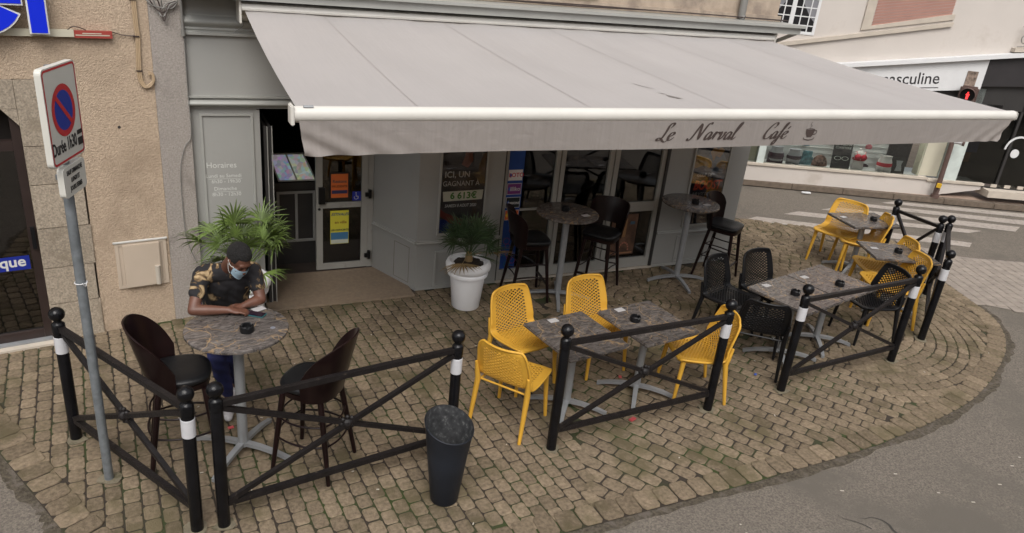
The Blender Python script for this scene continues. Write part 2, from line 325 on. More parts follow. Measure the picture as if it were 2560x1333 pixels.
# border course along the kerbless edge
LAYER = 0.004
pl = []; per = [Vector((*p, 0)) for p in EDGE[1:20]]; cr_pts = cat_rom(per, 60)
acc = 0; last = cr_pts[0]; marks = [cr_pts[0]]
for p in cr_pts[1:]:
    acc += (p - last).length; last = p
    if acc > 0.155: marks.append(p); acc = 0
for i in range(1, len(marks) - 1):
    a, c = marks[i], marks[i + 1]; t = (c - a).normalized(); na = (c - marks[i - 1]).normalized(); nc = (marks[min(i + 2, len(marks) - 1)] - a).normalized()
    na = Vector((-na.y, na.x, 0)); nc = Vector((-nc.y, nc.x, 0)); g = t * 0.006; w = 0.205 + random.uniform(-0.008, 0.008)
    q = [a + g + na * 0.004, c - g + nc * 0.004, c - g + nc * w, a + g + na * w]
    stone([jit((p.x, p.y), 0.004) for p in q])
INNER = 0.13
LAYER = 0.0
def field(ok, ang, w, l, wave=0.0, bond=0.5, ox=0.0, oy=0.0, gap=0.008, d=0.045):
    ca, sa = math.cos(ang), math.sin(ang)
    for j in range(-90, 90):
        for i in range(-90, 90):
            u = (i + (bond if j % 2 else 0)) * l; v = j * w + wave * math.sin(u * 1.3)
            cx, cy = ox + u * ca - v * sa, oy + u * sa + v * ca
            if not (-2 < cx < 11 and -4.2 < cy < 2.6) or not ok(cx, cy) or not inside((cx, cy)): continue
            bd = edge_d((cx, cy)) if cy < -0.5 or cx < 0 or cx > 8 else 1
            lim = INNER + 0.03 if cx < 12 else 0.02
            if bd < lim: continue
            if not can((cx, cy), d): continue
            hl, hw = l / 2 - gap / 2, w / 2 - gap / 2; k = random.uniform(-0.006, 0.006)
            q = [(-hl, -hw), (hl + k, -hw), (hl + k, hw), (-hl, hw)]
            stone([jit((cx + a * ca - c * sa, cy + a * sa + c * ca), 0.0035) for a, c in q], random.uniform(-0.02, 0.02))
def rings(cx, cy, r0, r1, ok, w=0.115, l=0.15, d=0.075):
    k = 0; r_ = r0
    while r_ < r1:
        n = max(5, round(2 * math.pi * r_ / l)); off = random.random()
        for i in range(n):
            a0 = (i + off) * 2 * math.pi / n; a1 = a0 + 2 * math.pi / n; am = (a0 + a1) / 2; ga = 0.0048 / r_
            p = (cx + r_ * math.cos(am), cy + r_ * math.sin(am))
            if not ok(*p) or not inside(p): continue
            bd = edge_d(p)
            if bd < (INNER + 0.03 if p[0] < 12 else 0.02): continue
            if not can(p, d): continue
            ri, ro = r_ - w / 2 + 0.004, r_ + w / 2 - 0.004
            q = [(ri, a0 + ga), (ro, a0 + ga), (ro, a1 - ga), (ri, a1 - ga)]
            stone([jit((cx + rr * math.cos(t), cy + rr * math.sin(t)), 0.003) for rr, t in q], random.uniform(-0.02, 0.02))
        r_ += w; k += 1
rings(7.25, -1.75, 0.16, 3.0, lambda x, y: x > 6.5 and y < 0.3 and (x > 7.2 or y > -3.6))
rings(5.2, -0.9, 0.12, 1.5, lambda x, y: -1.9 < y and 4.0 < x <= 6.5, l=0.13)
rings(8.6, 0.9, 0.16, 2.4, lambda x, y: x > 6.5, l=0.14)
LAYER = -0.0035
field(lambda x, y: x < 2.7 + 0.35 * (y + 4), R(-86), 0.113, 0.146, 0.012)
LAYER = -0.006
field(lambda x, y: x >= 2.7 + 0.35 * (y + 4), R(-59), 0.132, 0.185, 0.0, d=0.05)
LAYER = 0.0
obj('cobbled_pavement', stones, paver, kind='structure', smooth=50)
gd = BM(); cr2 = cat_rom([Vector((*p, 0)) for p in EDGE[1:19]], 14); pr2 = None
for i, p in enumerate(cr2[:-1]):
    t_ = (cr2[i + 1] - p).normalized(); n_ = Vector((t_.y, -t_.x, 0)); w_ = 0.05 + 0.035 * random.random() + 0.02 * math.sin(i * 0.35)
    q_ = (gd.verts.new(p + Vector((0, 0, -0.0165)) - n_ * 0.02), gd.verts.new(p + n_ * w_ + Vector((0, 0, -0.0165))))
    if pr2: gd.faces.new((pr2[0], pr2[1], q_[1], q_[0]))
    pr2 = q_
obj('gutter_dirt', gd, mk('gutter_grit', (0.085, 0.072, 0.055), 0.95, var=0.35, scale=40, bump=0.8, bscale=80, spec=0.05, dirt=(0.125, 0.108, 0.09), dscale=12, dthr=0.50), kind='structure')
# light ramp of small pavers at the crossing
b = BM()
RA = [(9.72, -2.02), (9.98, -1.42), (10.33, -0.62), (10.75, 0.05), (11.25, -0.70), (12.3, -1.30), (13.2, -1.9), (11.2, -3.1), (10.2, -2.42)]
poly(b, [(x, y, -0.012) for x, y in RA]); obj('crossing_ramp_bed', b, ramp_mat, kind='structure')
b = BM(); stones = b
for i in range(60):
    for j in range(60):
        u, v = i * 0.15 - 4, j * 0.15 - 4; a = R(-22); x, y = 11.2 + u * math.cos(a) - v * math.sin(a), -1.2 + u * math.sin(a) + v * math.cos(a)
        if not inside((x, y), RA): continue
        q = [(-.074, -.074), (.074, -.074), (.074, .074), (-.074, .074)]; stone([(x + p * math.cos(a) - s * math.sin(a), y + p * math.sin(a) + s * math.cos(a)) for p, s in q])
obj('crossing_ramp', b, ramp_mat, kind='structure', smooth=50)
# zebra crossing
b = BM()
for q in ([(8.72, 1.42), (9.08, 1.52), (11.0, 0.42), (12.15, -0.28), (11.9, -0.42), (10.65, 0.25)], [(9.70, 1.55), (10.12, 1.62), (12.6, 0.36), (13.0, 0.13), (12.6, 0.10)], [(10.68, 1.63), (11.12, 1.69), (14.1, 0.14), (13.7, -0.03)],
          [(11.6, 1.71), (11.98, 1.74), (15.2, 0.10), (14.8, -0.06)], [(12.35, 1.76), (12.75, 1.78), (16.5, 0.05), (16.1, -0.10)]):
    poly(b, [(x, y, -0.014) for x, y in q])
obj('zebra_crossing', b, road_paint, kind='structure')
# far pavement with kerb
K0 = Vector((10.105, 3.144, 0)); kd = (Vector((15.149, 0.78, 0)) - K0).normalized(); kn = Vector((-kd.y, kd.x, 0))
b = BM(); p0 = K0 - kd * 12; p1 = K0 + kd * 20
poly(b, [p0 + kn * 0.14, p1 + kn * 0.14, p1 + kn * 8, p0 + kn * 8]); 
for v in b.verts: v.co.z = 0.095
obj('far_pavement', b, far_paver, kind='structure')
b = BM()
for i in range(32):
    a = p0 + kd * (i * 1.0 + 0.006); c = p0 + kd * (i * 1.0 + 0.994); poly(b, [a, c, c + kn * 0.14, a + kn * 0.14], (0, 0, 0.1))
for v in b.verts: v.co.z -= 0.0
obj('far_kerb', b, kerb_mat, kind='structure')

# ------------------------------------------------------------------ cafe building
cafe = thing('cafe_building', 'grey painted cafe front on the street corner behind the terrace', 'building')
b = BM()
bx(b, 0.28, 0.87, 0, 0.4, 0, 2.115); bx(b, 0.87, 0.895, 0.0, 0.9, 0.03, 2.1)
obj('pilaster', b, grey_paint, cafe)
b = BM(); poly(b, [(2.54, 0, 0), (3.56, 0, 0), (3.56, 0.9, 0), (2.235, 0.9, 0), (2.235, 0.72, 0)], (0, 0, 2.115)); obj('pillar', b, grey_paint, cafe)
b = BM(); bx(b, 5.86, 7.15, 0, 0.9, 0, 2.115); obj('pillar', b, grey_paint, cafe)
b = BM(); bx(b, 7.15, 7.16, 0.0, 6, 0, 0.5); bx(b, 7.05, 7.15, 0.9, 6, 0, 3.1); obj('side_wall', b, grey_paint, cafe)
b = BM(); bx(b, 0.28, 7.15, -0.02, 0.9, 2.115, 3.12); obj('fascia', b, grey_paint, cafe)
def mould(z0, z1, d):
    m = (z1 - z0); pr_ = [(0, z0)] + [(-d * math.sin(t * math.pi / 10) ** 0.8 - 0.022, z0 + 0.012 + (m * 0.62) * t / 10) for t in range(0, 11)] + [(-0.03, z0 + m * 0.66), (-0.045, z0 + m * 0.74), (-0.03, z0 + m * 0.80), (-0.055, z0 + m * 0.86), (-0.055, z1), (0, z1)]
    return pr_
b = BM(); profx(b, mould(2.117, 2.235, 0.05), 0.265, 7.18); obj('lower_moulding', b, grey_trim, cafe, smooth=35)
b = BM(); P_ = [(y, 2.78 + 2.96 - z) for y, z in mould(2.78, 2.96, 0.05)]
profx(b, [(-0.021, 2.78), (-0.06, 2.78), (-0.06, 2.805), (-0.035, 2.815), (-0.045, 2.83), (-0.035, 2.845)] + [(-0.035 - 0.045 * math.sin(t * math.pi / 8), 2.85 + 0.09 * t / 8) for t in range(1, 8)] + [(-0.03, 2.945), (-0.03, 2.96), (-0.021, 2.96)], 0.265, 7.18)
obj('upper_moulding', b, grey_trim, cafe, smooth=35)
# ledge above the awning
b = BM(); bx(b, 0.25, 7.16, -0.38, -0.02, 3.125, 3.20); bx(b, 0.25, 7.20, -0.42, -0.02, 3.202, 3.232)
poly(b, [(6.9, -0.36, 3.123), (7.14, -0.36, 3.123), (7.14, -0.022, 3.123), (7.14, -0.022, 2.97), (7.12, -0.05, 2.965), (6.9, -0.05, 2.965)][:4] and [(7.0, -0.36, 3.124), (7.15, -0.36, 3.124), (7.15, -0.03, 2.98), (7.0, -0.03, 2.98)])
obj('ledge', b, grey_trim, cafe)
b = BM(); bx(b, 0.28, 7.10, 0.0, 0.5, 3.234, 6.5); bx(b, 0.28, 7.14, -0.03, 0.0, 3.234, 3.30); obj('stone_wall', b, stone_upper, cafe)
b = BM(); bx(b, 3.72, 4.45, -0.09, -0.002, 3.40, 3.9); obj('stone_bracket', b, stone_upper, cafe)
b = BM(); tube(b, [(6.47, -0.07, 3.25), (6.47, -0.07, 5.5)], 0.045, 12); tube(b, [(6.47, -0.07, 3.25), (6.49, -0.1, 3.236)], 0.05, 12); obj('drainpipe', b, cable_g, cafe, smooth=True)
for k in range(2):
    b = BM(); tube(b, cat_rom([(0.3 + i * 0.98, -0.06 - 0.02 * random.random() - k * 0.06, 3.245 + 0.02 * random.random() + 0.012 * k) for i in range(8)], 8), 0.008, 6); obj('cable', b, cable_b, cafe, smooth='all')
# panels and lower mouldings
b = BM(); fr(b, 0.355, 0.832, 0.3, 2.065, 0.022, -0.016, -0.0005); obj('panel_moulding', b, grey_trim, cafe)
for x0, x1, z0, z1 in ((2.765, 3.31, 0.03, 0.475), (6.2, 6.72, 0.05, 0.43)):
    b = BM(); fr(b, x0, x1, z0, z1, 0.02, -0.016, -0.0005); obj('panel_moulding', b, grey_trim, cafe)
b = BM(); rp = [(0, -0.0), (-0.03, 0.006), (-0.03, 0.016), (-0.018, 0.024), (-0.018, 0.034), (0, 0.04)]
profx(b, [(y, 0.575 + z) for y, z in rp], 2.54, 3.57); 
L0 = Vector((2.54, 0, 0)); L1 = Vector((2.235, 0.72, 0)); dd = (L1 - L0); nn = Vector((dd.y, -dd.x, 0)).normalized() * -1
poly(b, [L0 + nn * (-y) + Vector((0, 0, 0.575 + z)) for y, z in rp], dd)
obj('dado_rail', b, grey_trim, cafe)
b = BM(); profx(b, [(y, 0.47 + z) for y, z in rp], 5.86, 7.16); obj('dado_rail', b, grey_trim, cafe)
for x0_, x1_ in ((2.54, 3.56), (5.86, 7.15)): b = BM(); bx(b, x0_, x1_, -0.012, -0.0005, 0.0, 0.028); obj('plinth_strip', b, grey_trim, cafe)
hb = BM()
for s0, s1 in ((0.52, 0.86),):
    a = L0 + dd * (1 - s1) + nn * 0.003; c = L0 + dd * (1 - s0) + nn * 0.003
    for z0, z1, p, q in ((0.06, 0.50, a, a + dd * 0.008), (0.06, 0.50, c, c + dd * 0.008)): poly(hb, [(p.x, p.y, z0), (q.x, q.y, z0), (q.x, q.y, z1), (p.x, p.y, z1)])
    poly(hb, [(a.x, a.y, 0.497), (c.x, c.y, 0.497), (c.x, c.y, 0.502), (a.x, a.y, 0.502)])
    poly(hb, [(a.x, a.y, 0.06), (c.x, c.y, 0.06), (c.x, c.y, 0.064), (a.x, a.y, 0.064)])
obj('hatch_outline', hb, kerb_mat, cafe)
# opening hours lettering
for s, x, z, sz in (('Horaires', 0.525, 1.535, 0.078), ('Lundi au Samedi', 0.54, 1.437, 0.050), ('6h30 - 19h30', 0.56, 1.380, 0.050), ('Dimanche', 0.55, 1.305, 0.052), ('8h30 - 12h30', 0.56, 1.248, 0.050)):
    text('opening_hours', s, sz, letter_white, (x, -0.0015, z), cafe)
b = BM(); bx(b, 0.40, 0.71, -0.0015, -0.0006, 1.421, 1.4235); bx(b, 0.44, 0.69, -0.0015, -0.0006, 1.289, 1.2915); obj('lettering_rule', b, letter_white, cafe)
# entrance: floor, ceiling, interior
b = BM(); bx(b, 0.895, 2.50, -0.145, 0.72, -0.01, 0.018); obj('entrance_step', b, floor_stone, cafe)
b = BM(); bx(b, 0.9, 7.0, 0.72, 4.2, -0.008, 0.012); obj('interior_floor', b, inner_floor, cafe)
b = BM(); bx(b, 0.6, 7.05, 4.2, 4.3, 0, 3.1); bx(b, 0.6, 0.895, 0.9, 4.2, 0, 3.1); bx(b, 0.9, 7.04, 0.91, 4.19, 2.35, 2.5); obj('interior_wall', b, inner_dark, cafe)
b = BM(); bx(b, 4.5, 5.3, 4.17, 4.198, 0.9, 2.2); obj('interior_wall_panel', b, inner_cream, cafe)
b = BM(); bx(b, 0.895, 2.235, 0.70, 0.76, 1.96, 2.113); obj('door_lintel', b, dark_paint, cafe)
# folded dark door panel at left of the entrance
b = BM(); bx(b, 0.93, 0.955, 0.02, 0.62, 0.02, 1.93); bx(b, 0.975, 1.0, 0.04, 0.64, 0.02, 1.93); obj('folded_door_panel', b, dark_paint, cafe)
b = BM()
for x in (0.958, 1.003): bx(b, x, x + 0.008, 0.018, 0.04, 0.02, 1.93)
obj('door_panel_edge', b, frame_white, cafe)
# glazed door
dr = obj('door', (lambda b: (fr(b, 1.565, 2.165, 0.03, 1.95, 0.075, 0.73, 0.775), bx(b, 1.642, 2.088, 0.732, 0.773, 0.80, 0.865), b)[2])(BM()), frame_white, cafe)
b = BM(); bx(b, 1.642, 2.088, 0.75, 0.756, 0.105, 0.80); bx(b, 1.642, 2.088, 0.75, 0.756, 0.865, 1.873); obj('door_glass', b, glass, dr)
b = BM(); bx(b, 1.59, 1.66, 0.69, 0.728, 0.865, 1.06); obj('door_handle', b, black_pl, dr)
b = BM()
for z in (0.16, 0.93): bx(b, 2.13, 2.20, 0.70, 0.728, z, z + 0.045); bx(b, 2.17, 2.20, 0.69, 0.728, z - 0.02, z + 0.08)
obj('hinge', b, black_pl, dr)
b = BM(); tube(b, [(1.60, 0.728, 0.795), (1.60, 0.722, 0.795)], 0.016, 12); obj('lock', b, black_pl, dr)
b = BM(); bx(b, 2.168, 2.233, 0.74, 0.80, 0.02, 1.96); obj('door_post', b, frame_white, cafe)
po = rect('door_poster', flat('poster_frame_black', 22, 20, 22), 1.72, 1.95, 0.90, 1.225, 0.748, dr, 0.004)
rect('poster_sheet', flat('poster_orange', 214, 110, 52), 1.738, 1.932, 0.92, 1.205, 0.7435, po)
rect('poster_band', flat('poster_navy', 48, 50, 90), 1.745, 1.925, 0.97, 1.01, 0.741, po)
text('poster_lettering', 'Restons', 0.05, flat('poster_grey', 70, 70, 74), (1.835, 0.7405, 1.10), po, bold=0.001); text('poster_lettering', 'PRUDENTS', 0.036, flat('poster_brown', 120, 60, 30), (1.835, 0.7405, 1.045), po, bold=0.001)
po = rect('event_poster', flat('poster_yellow', 216, 208, 70), 1.73, 1.945, 0.345, 0.76, 0.748, dr, 0.003)
rect('poster_picture', flat('poster_blue', 70, 120, 160), 1.735, 1.94, 0.40, 0.49, 0.7445, po); rect('poster_foot', flat('poster_pale', 200, 205, 190), 1.735, 1.94, 0.35, 0.40, 0.7445, po)
text('poster_lettering', 'ESTIVALES', 0.045, flat('poster_dblue', 40, 80, 120), (1.84, 0.7435, 0.70), po, bold=0.001, shear=0.3)
text('poster_lettering', 'en ville', 0.05, flat('poster_ochre', 150, 110, 40), (1.85, 0.7435, 0.60), po, bold=0.001); text('poster_lettering', 'LES CONCERTS', 0.03, flat('poster_dk', 60, 70, 60), (1.84, 0.7435, 0.51), po, bold=0.001)
rect('access_sticker', flat('access_blue', 30, 44, 150), 1.985, 2.085, 0.875, 0.985, 0.748, dr)
b = BM(); 
for i in range(10):
    a0, a1 = R(150 + i * 24), R(150 + (i + 1) * 24); c = Vector((2.03, 0, 0.915))
    poly(b, [(c.x + r_ * math.cos(a), 0.7445, c.z + r_ * math.sin(a)) for r_, a in ((0.02, a0), (0.026, a0), (0.026, a1), (0.02, a1))])
bx(b, 2.026, 2.032, 0.743, 0.7445, 0.925, 0.96); bx(b, 2.032, 2.05, 0.743, 0.7445, 0.925, 0.931); bx(b, 2.05, 2.056, 0.743, 0.7445, 0.9, 0.93); bx(b, 2.022, 2.034, 0.743, 0.7445, 0.964, 0.976)
obj('wheelchair_symbol', b, letter_white, dr)
# poster frames on the pillars
def poster_case(x0, x1, z0, z1, colr, name='poster_case'):
    c = BM(); fr(c, x0, x1, z0, z1, 0.022, -0.022, -0.0005); c = obj(name, c, frame_white, cafe)
    rect('poster', colr, x0 + 0.022, x1 - 0.022, z0 + 0.022, z1 - 0.022, -0.001, c, 0.004)
    b = BM(); bx(b, x0 + 0.023, x1 - 0.023, -0.0145, -0.0115, z0 + 0.023, z1 - 0.023); obj('poster_glass', b, glass_mat('poster_glass', (0.92, 0.92, 0.92), 0.35), c); return c
pc = poster_case(2.77, 3.345, 0.675, 1.98, mk('poster_dark_photo', (0.05, 0.045, 0.045), 0.5, var=0.4, scale=5))
T = -0.007
text('poster_lettering', 'ICI, UN', 0.10, letter_white, (2.83, T, 1.355), pc, align='LEFT', bold=0.0012, sx=0.95)
text('poster_lettering', 'GAGNANT À', 0.085, letter_white, (2.812, T, 1.255), pc, align='LEFT', sx=0.88)
b = BM(); poly(b, [(2.83, -0.0055, 1.075), (3.30, -0.0055, 1.085), (3.31, -0.0055, 1.20), (2.82, -0.0055, 1.19)], (0, -0.001, 0)); obj('price_strip', b, flat('poster_cream', 222, 220, 200), pc)
text('poster_lettering', '6 613€', 0.105, flat('poster_green', 70, 130, 50), (3.07, T - 0.001, 1.105), pc, bold=0.003, sx=1.05)
text('poster_lettering', 'SAMEDI 8 AOUT 2020', 0.05, letter_white, (2.85, T, 1.005), pc, align='LEFT', bold=0.001, shear=0.2, sx=0.8)
text('poster_lettering', '21', 0.06, letter_dark, (2.85, T, 1.50), pc, bold=0.001)
b = BM(); poly(b, [(3.02, -0.0055, 1.50), (3.10, -0.0055, 1.46), (3.16, -0.0055, 1.55), (3.14, -0.0055, 1.62), (3.2, -0.0055, 1.7), (3.05, -0.0055, 1.72), (3.06, -0.0055, 1.6)]); obj('poster_hand', b, flat('poster_skin', 120, 70, 50), pc)
b = BM(); poly(b, [(2.80, -0.0055, 0.99), (2.86, -0.0055, 0.94), (3.05, -0.0055, 0.86), (3.2, -0.0055, 0.82), (3.18, -0.0055, 0.76), (2.95, -0.0055, 0.80), (2.80, -0.0055, 0.9)]); obj('poster_arm', b, flat('poster_skin2', 110, 50, 44), pc)
b = BM(); poly(b, [(2.795, -0.0052, 0.70), (3.1, -0.0052, 0.70), (3.0, -0.0052, 0.83), (2.795, -0.0052, 0.87)]); obj('poster_trousers', b, flat('poster_deepblue', 18, 40, 100), pc)
pc = poster_case(6.23, 6.83, 0.56, 1.98, mk('poster_navy_photo', (0.022, 0.026, 0.04), 0.5, var=0.3, scale=3))
text('poster_lettering', 'COUP DE', 0.072, letter_white, (6.335, T, 1.245), pc, align='LEFT', bold=0.002, shear=0.25, sx=0.8)
text('poster_lettering', 'BOOST', 0.175, flat('poster_red', 222, 84, 56), (6.315, T, 1.068), pc, align='LEFT', bold=0.005, shear=0.2, sx=0.78)
text('poster_lettering', 'SUR VOS GAINS !', 0.062, letter_white, (6.31, T, 0.985), pc, align='LEFT', bold=0.001, shear=0.25, sx=0.78)
Y_ = -0.0055
b = BM(); poly(b, [(6.44, Y_, 1.33), (6.75, Y_, 1.27), (6.79, Y_, 1.45), (6.70, Y_, 1.56), (6.62, Y_, 1.60), (6.50, Y_, 1.56), (6.42, Y_, 1.48)]); obj('poster_jacket', b, flat('poster_denim', 84, 100, 118), pc)
b = BM(); poly(b, [(6.49, Y_ - .0006, 1.575), (6.56, Y_ - .0006, 1.45), (6.59, Y_ - .0006, 1.52), (6.66, Y_ - .0006, 1.50), (6.72, Y_ - .0006, 1.60), (6.66, Y_ - .0006, 1.63), (6.53, Y_ - .0006, 1.63)]); obj('poster_collar', b, flat('poster_ochre2', 178, 130, 60), pc)
b = BM(); poly(b, [(6.605 + 0.062 * math.cos(t * math.pi / 8), Y_ - .0008, 1.70 + 0.085 * math.sin(t * math.pi / 8)) for t in range(16)]); obj('poster_face', b, flat('poster_face', 58, 38, 32), pc)
b = BM(); bx(b, 6.36, 6.72, -0.004, -0.001, 0.49, 0.56); 
# window unit
wu = BM(); bx(wu, 3.575, 3.615, 0.02, 0.09, 0.02, 2.05); bx(wu, 4.235, 4.285, 0.02, 0.09, 0.15, 1.99); bx(wu, 4.305, 4.36, 0.02, 0.09, 0.15, 1.99); bx(wu, 4.285, 4.305, 0.04, 0.09, 0.15, 1.99)
bx(wu, 4.975, 5.035, 0.02, 0.09, 0.15, 1.99); bx(wu, 5.055, 5.12, 0.02, 0.09, 0.15, 1.99); bx(wu, 5.035, 5.055, 0.04, 0.09, 0.15, 1.99); bx(wu, 5.76, 5.82, 0.02, 0.09, 0.15, 1.99)
bx(wu, 3.615, 5.82, 0.02, 0.09, 0.02, 0.15); bx(wu, 3.615, 5.82, 0.02, 0.09, 1.99, 2.05); bx(wu, 5.12, 5.76, 0.025, 0.085, 0.80, 0.925)
bx(wu, 3.82, 4.235, 0.03, 0.30, 0.90, 0.925)
wu = obj('window_frame', wu, frame_white, cafe)
b = BM()
for x0, x1, z0, z1 in ((3.615, 4.235, .15, 1.99), (4.36, 4.975, .15, 1.99), (5.12, 5.76, .15, .80), (5.12, 5.76, .925, 1.99)): bx(b, x0, x1, 0.05, 0.055, z0, z1)
obj('pane', b, glass, wu)
for x0_, x1_ in ((5.821, 5.86), (3.56, 3.574)): b = BM(); bx(b, x0_, x1_, 0.0, 0.09, 0, 2.11); obj('window_reveal', b, dark_paint, cafe)
b = BM(); bx(b, 3.56, 5.86, -0.02, 0.019, 0.0, 0.018); obj('window_threshold', b, shop_trim, cafe)
bs = rect('betting_banner', mk('banner_blue', srgb(22, 66, 140), 0.5, var=0.12, scale=8), 3.62, 3.825, 0.152, 1.988, 0.048, wu, 0.003)
for z0, z1, c1, s, c2, sz in ((1.28, 1.40, flat('tile_white', 225, 222, 220), 'LOTO', flat('tile_red', 190, 30, 50), 0.07), (1.11, 1.235, flat('tile_purple', 120, 50, 120), 'illiko', letter_white, 0.07),
                              (0.945, 1.065, flat('tile_black', 22, 34, 34), 'PARIONS', letter_white, 0.038), (0.79, 0.905, flat('tile_orange', 226, 110, 60), 'PMU', flat('tile_yel', 240, 200, 60), 0.05)):
    rect('banner_tile_edge', letter_white, 3.632, 3.815, z0 - 0.006, z1 + 0.006, 0.0445, bs, 0.001); rect('banner_tile', c1, 3.638, 3.809, z0, z1, 0.043, bs, 0.001)
    if s != 'PMU': text('banner_lettering', s, sz, c2, (3.735, 0.0412, z0 + 0.04), bs, bold=0.001)
    b = BM(); poly(b, [(3.662 + 0.02 * math.cos(k * math.pi / 2), 0.0413, (z0 + z1) / 2 + 0.03 * math.sin(k * math.pi / 2)) for k in range(4)]); obj('banner_emblem', b, flat('emblem_blue', 60, 90, 170) if s != 'PMU' else c2, bs)
for k in range(9):
    cx_, cz_, r_ = 3.64 + random.random() * 0.16, 0.2 + random.random() * 0.5, 0.025 + random.random() * 0.02
    b = BM()
    for i in range(10):
        a0, a1 = i * math.pi / 5, (i + 1) * math.pi / 5
        poly(b, [(cx_ + q * math.cos(a), 0.0442, cz_ + q * math.sin(a)) for q, a in ((r_, a0), (r_ + 0.005, a0), (r_ + 0.005, a1), (r_, a1))])
    obj('banner_ring', b, random.choice([flat('ring_red', 150, 40, 70), flat('ring_green', 50, 120, 80), flat('ring_blue', 20, 44, 100)]), bs)
wp = rect('window_poster', mk('poster_brown_photo', (0.13, 0.07, 0.045), 0.5, var=0.5, scale=9), 5.17, 5.56, 0.20, 0.76, 0.047, wu, 0.003)
b = BM()
for i in range(9): a = R(i * 22.5); bx(b, 5.40 + 0.07 * math.cos(a) - .01, 5.40 + 0.07 * math.cos(a) + .01, 0.042, 0.0435, 0.27 + 0.1 * math.sin(a) - .012, 0.27 + 0.1 * math.sin(a) + .012)
obj('poster_ornament', b, flat('poster_rose', 170, 110, 90), wp); rect('poster_strip', flat('poster_tan', 150, 110, 80), 5.19, 5.54, 0.215, 0.235, 0.0435, wp)
rect('poster_patch', flat('poster_teal', 60, 90, 110), 5.45, 5.52, 0.62, 0.66, 0.0435, wp); rect('poster_patch', flat('poster_straw', 140, 105, 70), 5.22, 5.40, 0.45, 0.70, 0.0435, wp)
# illuminated betting slips display inside the door
ds = thing('slip_display', 'sloping lit display of coloured betting slips inside the dark doorway', 'display', (0, 0, 0))
b = BM(); poly(b, [(1.10, 1.10, 1.36), (1.50, 1.10, 1.36), (1.62, 0.98, 1.06), (1.19, 0.98, 1.06)], (0, 0.03, 0.0)); obj('display_board', b, frame_white, ds)
for (xa, xb, xc, xd), cc in (((1.115, 1.29, 1.385, 1.205), (0.30, 0.33, 0.46)), ((1.31, 1.485, 1.595, 1.405), (0.35, 0.42, 0.36))):
    m_ = bpy.data.materials.new('lit_slips'); m_.use_nodes = True; n_ = m_.node_tree; p_ = n_.nodes['Principled BSDF']; tc_ = n_.nodes.new('ShaderNodeTexCoord')
    vo = n_.nodes.new('ShaderNodeTexVoronoi'); vo.inputs['Scale'].default_value = 26; n_.links.new(tc_.outputs['Object'], vo.inputs[0])
    mx_ = n_.nodes.new('ShaderNodeMix'); mx_.data_type = 'RGBA'; mx_.inputs[0].default_value = 0.72; mx_.inputs[7].default_value = (*cc, 1); n_.links.new(vo.outputs['Color'], mx_.inputs[6])
    n_.links.new(mx_.outputs[2], p_.inputs['Base Color']); n_.links.new(mx_.outputs[2], p_.inputs['Emission Color']); p_.inputs['Emission Strength'].default_value = 0.22
    b = BM(); poly(b, [(xa, 1.094, 1.345), (xb, 1.094, 1.345), (xc, 0.976, 1.08), (xd, 0.976, 1.08)]); obj('slip_sheet', b, m_, ds)
b = BM(); bx(b, 1.16, 1.62, 1.02, 1.4, 0.0, 0.95); bx(b, 1.12, 1.66, 0.99, 1.42, 0.96, 1.04); 
obj('display_cabinet', b, dark_paint, ds)
b = BM(); fr(b, 1.17, 1.61, 0.30, 0.93, 0.03, 1.005, 1.018); bx(b, 1.375, 1.405, 1.005, 1.018, 0.33, 0.90); obj('cabinet_frame', b, grey_paint, ds)

# ------------------------------------------------------------------ bank building (left), local x = -distance from corner, -y outward
bank = thing('bank_building', 'beige roughcast house with granite door surround left of the cafe', 'building', (0.28, -0.06, 0), math.atan2(0.30, 1.88))
b = BM(); bx(b, -0.28, -0.004, 0.0, 0.5, -0.1, 6.5); obj('grey_render_strip', b, render_grey, bank)
b = BM(); bx(b, -0.92, -0.282, 0.004, 0.5, -0.1, 6.5); bx(b, -9, -0.921, 0.004, 0.5, 2.40, 6.5); obj('wall', b, render_beige, bank)
b = BM(); zz = [-0.1, 0.36, 0.72, 1.10, 1.50, 1.84, 2.398]
for i in range(6):
    x0 = -1.34 + (0.0 if i % 2 else 0.0); bx(b, -1.335, -0.921 if i % 2 == 0 else -0.935, -0.012, 0.4, zz[i] + 0.002, zz[i + 1] - 0.002, 0.004)
bx(b, -1.62, -1.337, -0.012, 0.4, 2.16, 2.398, 0.004); bx(b, -2.4, -1.624, -0.012, 0.4, 2.19, 2.398, 0.004)
poly(b, [(-1.337, -0.010, 2.16), (-1.45, -0.010, 2.16), (-1.337, -0.010, 2.02)], (0, 0.4, 0))
obj('granite_surround', b, stone_mat, bank)
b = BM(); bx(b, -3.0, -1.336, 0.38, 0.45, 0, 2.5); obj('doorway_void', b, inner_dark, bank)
df = BM(); bx(df, -1.405, -1.337, 0.03, 0.10, 0.02, 2.15); bx(df, -2.9, -1.406, 0.03, 0.10, 1.80, 1.885); bx(df, -2.9, -1.406, 0.03, 0.10, 0.02, 0.11)
df = obj('door', df, mk('brown_frame', (0.028, 0.018, 0.016), 0.4, var=0.15), bank)
b = BM(); bx(b, -2.9, -1.406, 0.06, 0.066, 0.111, 1.80); obj('door_glass', b, glass_mat('bank_glass', (0.35, 0.33, 0.3), 1.6), df)
b = BM(); bx(b, -1.385, -1.355, -0.002, 0.028, 0.92, 1.12); obj('door_handle', b, black_pl, df)
b = BM(); bx(b, -1.40, -1.37, 0.30, 0.36, 0.9, 1.7)
for z in (1.62, 1.30): bx(b, -1.75, -1.5, 0.33, 0.37, z - 0.12, z)
obj('notice_holder', b, letter_dark, bank)
st = rect('door_sticker', flat('bank_blue', 16, 36, 130), -2.0, -1.425, 0.715, 0.845, 0.058, df, 0.003)
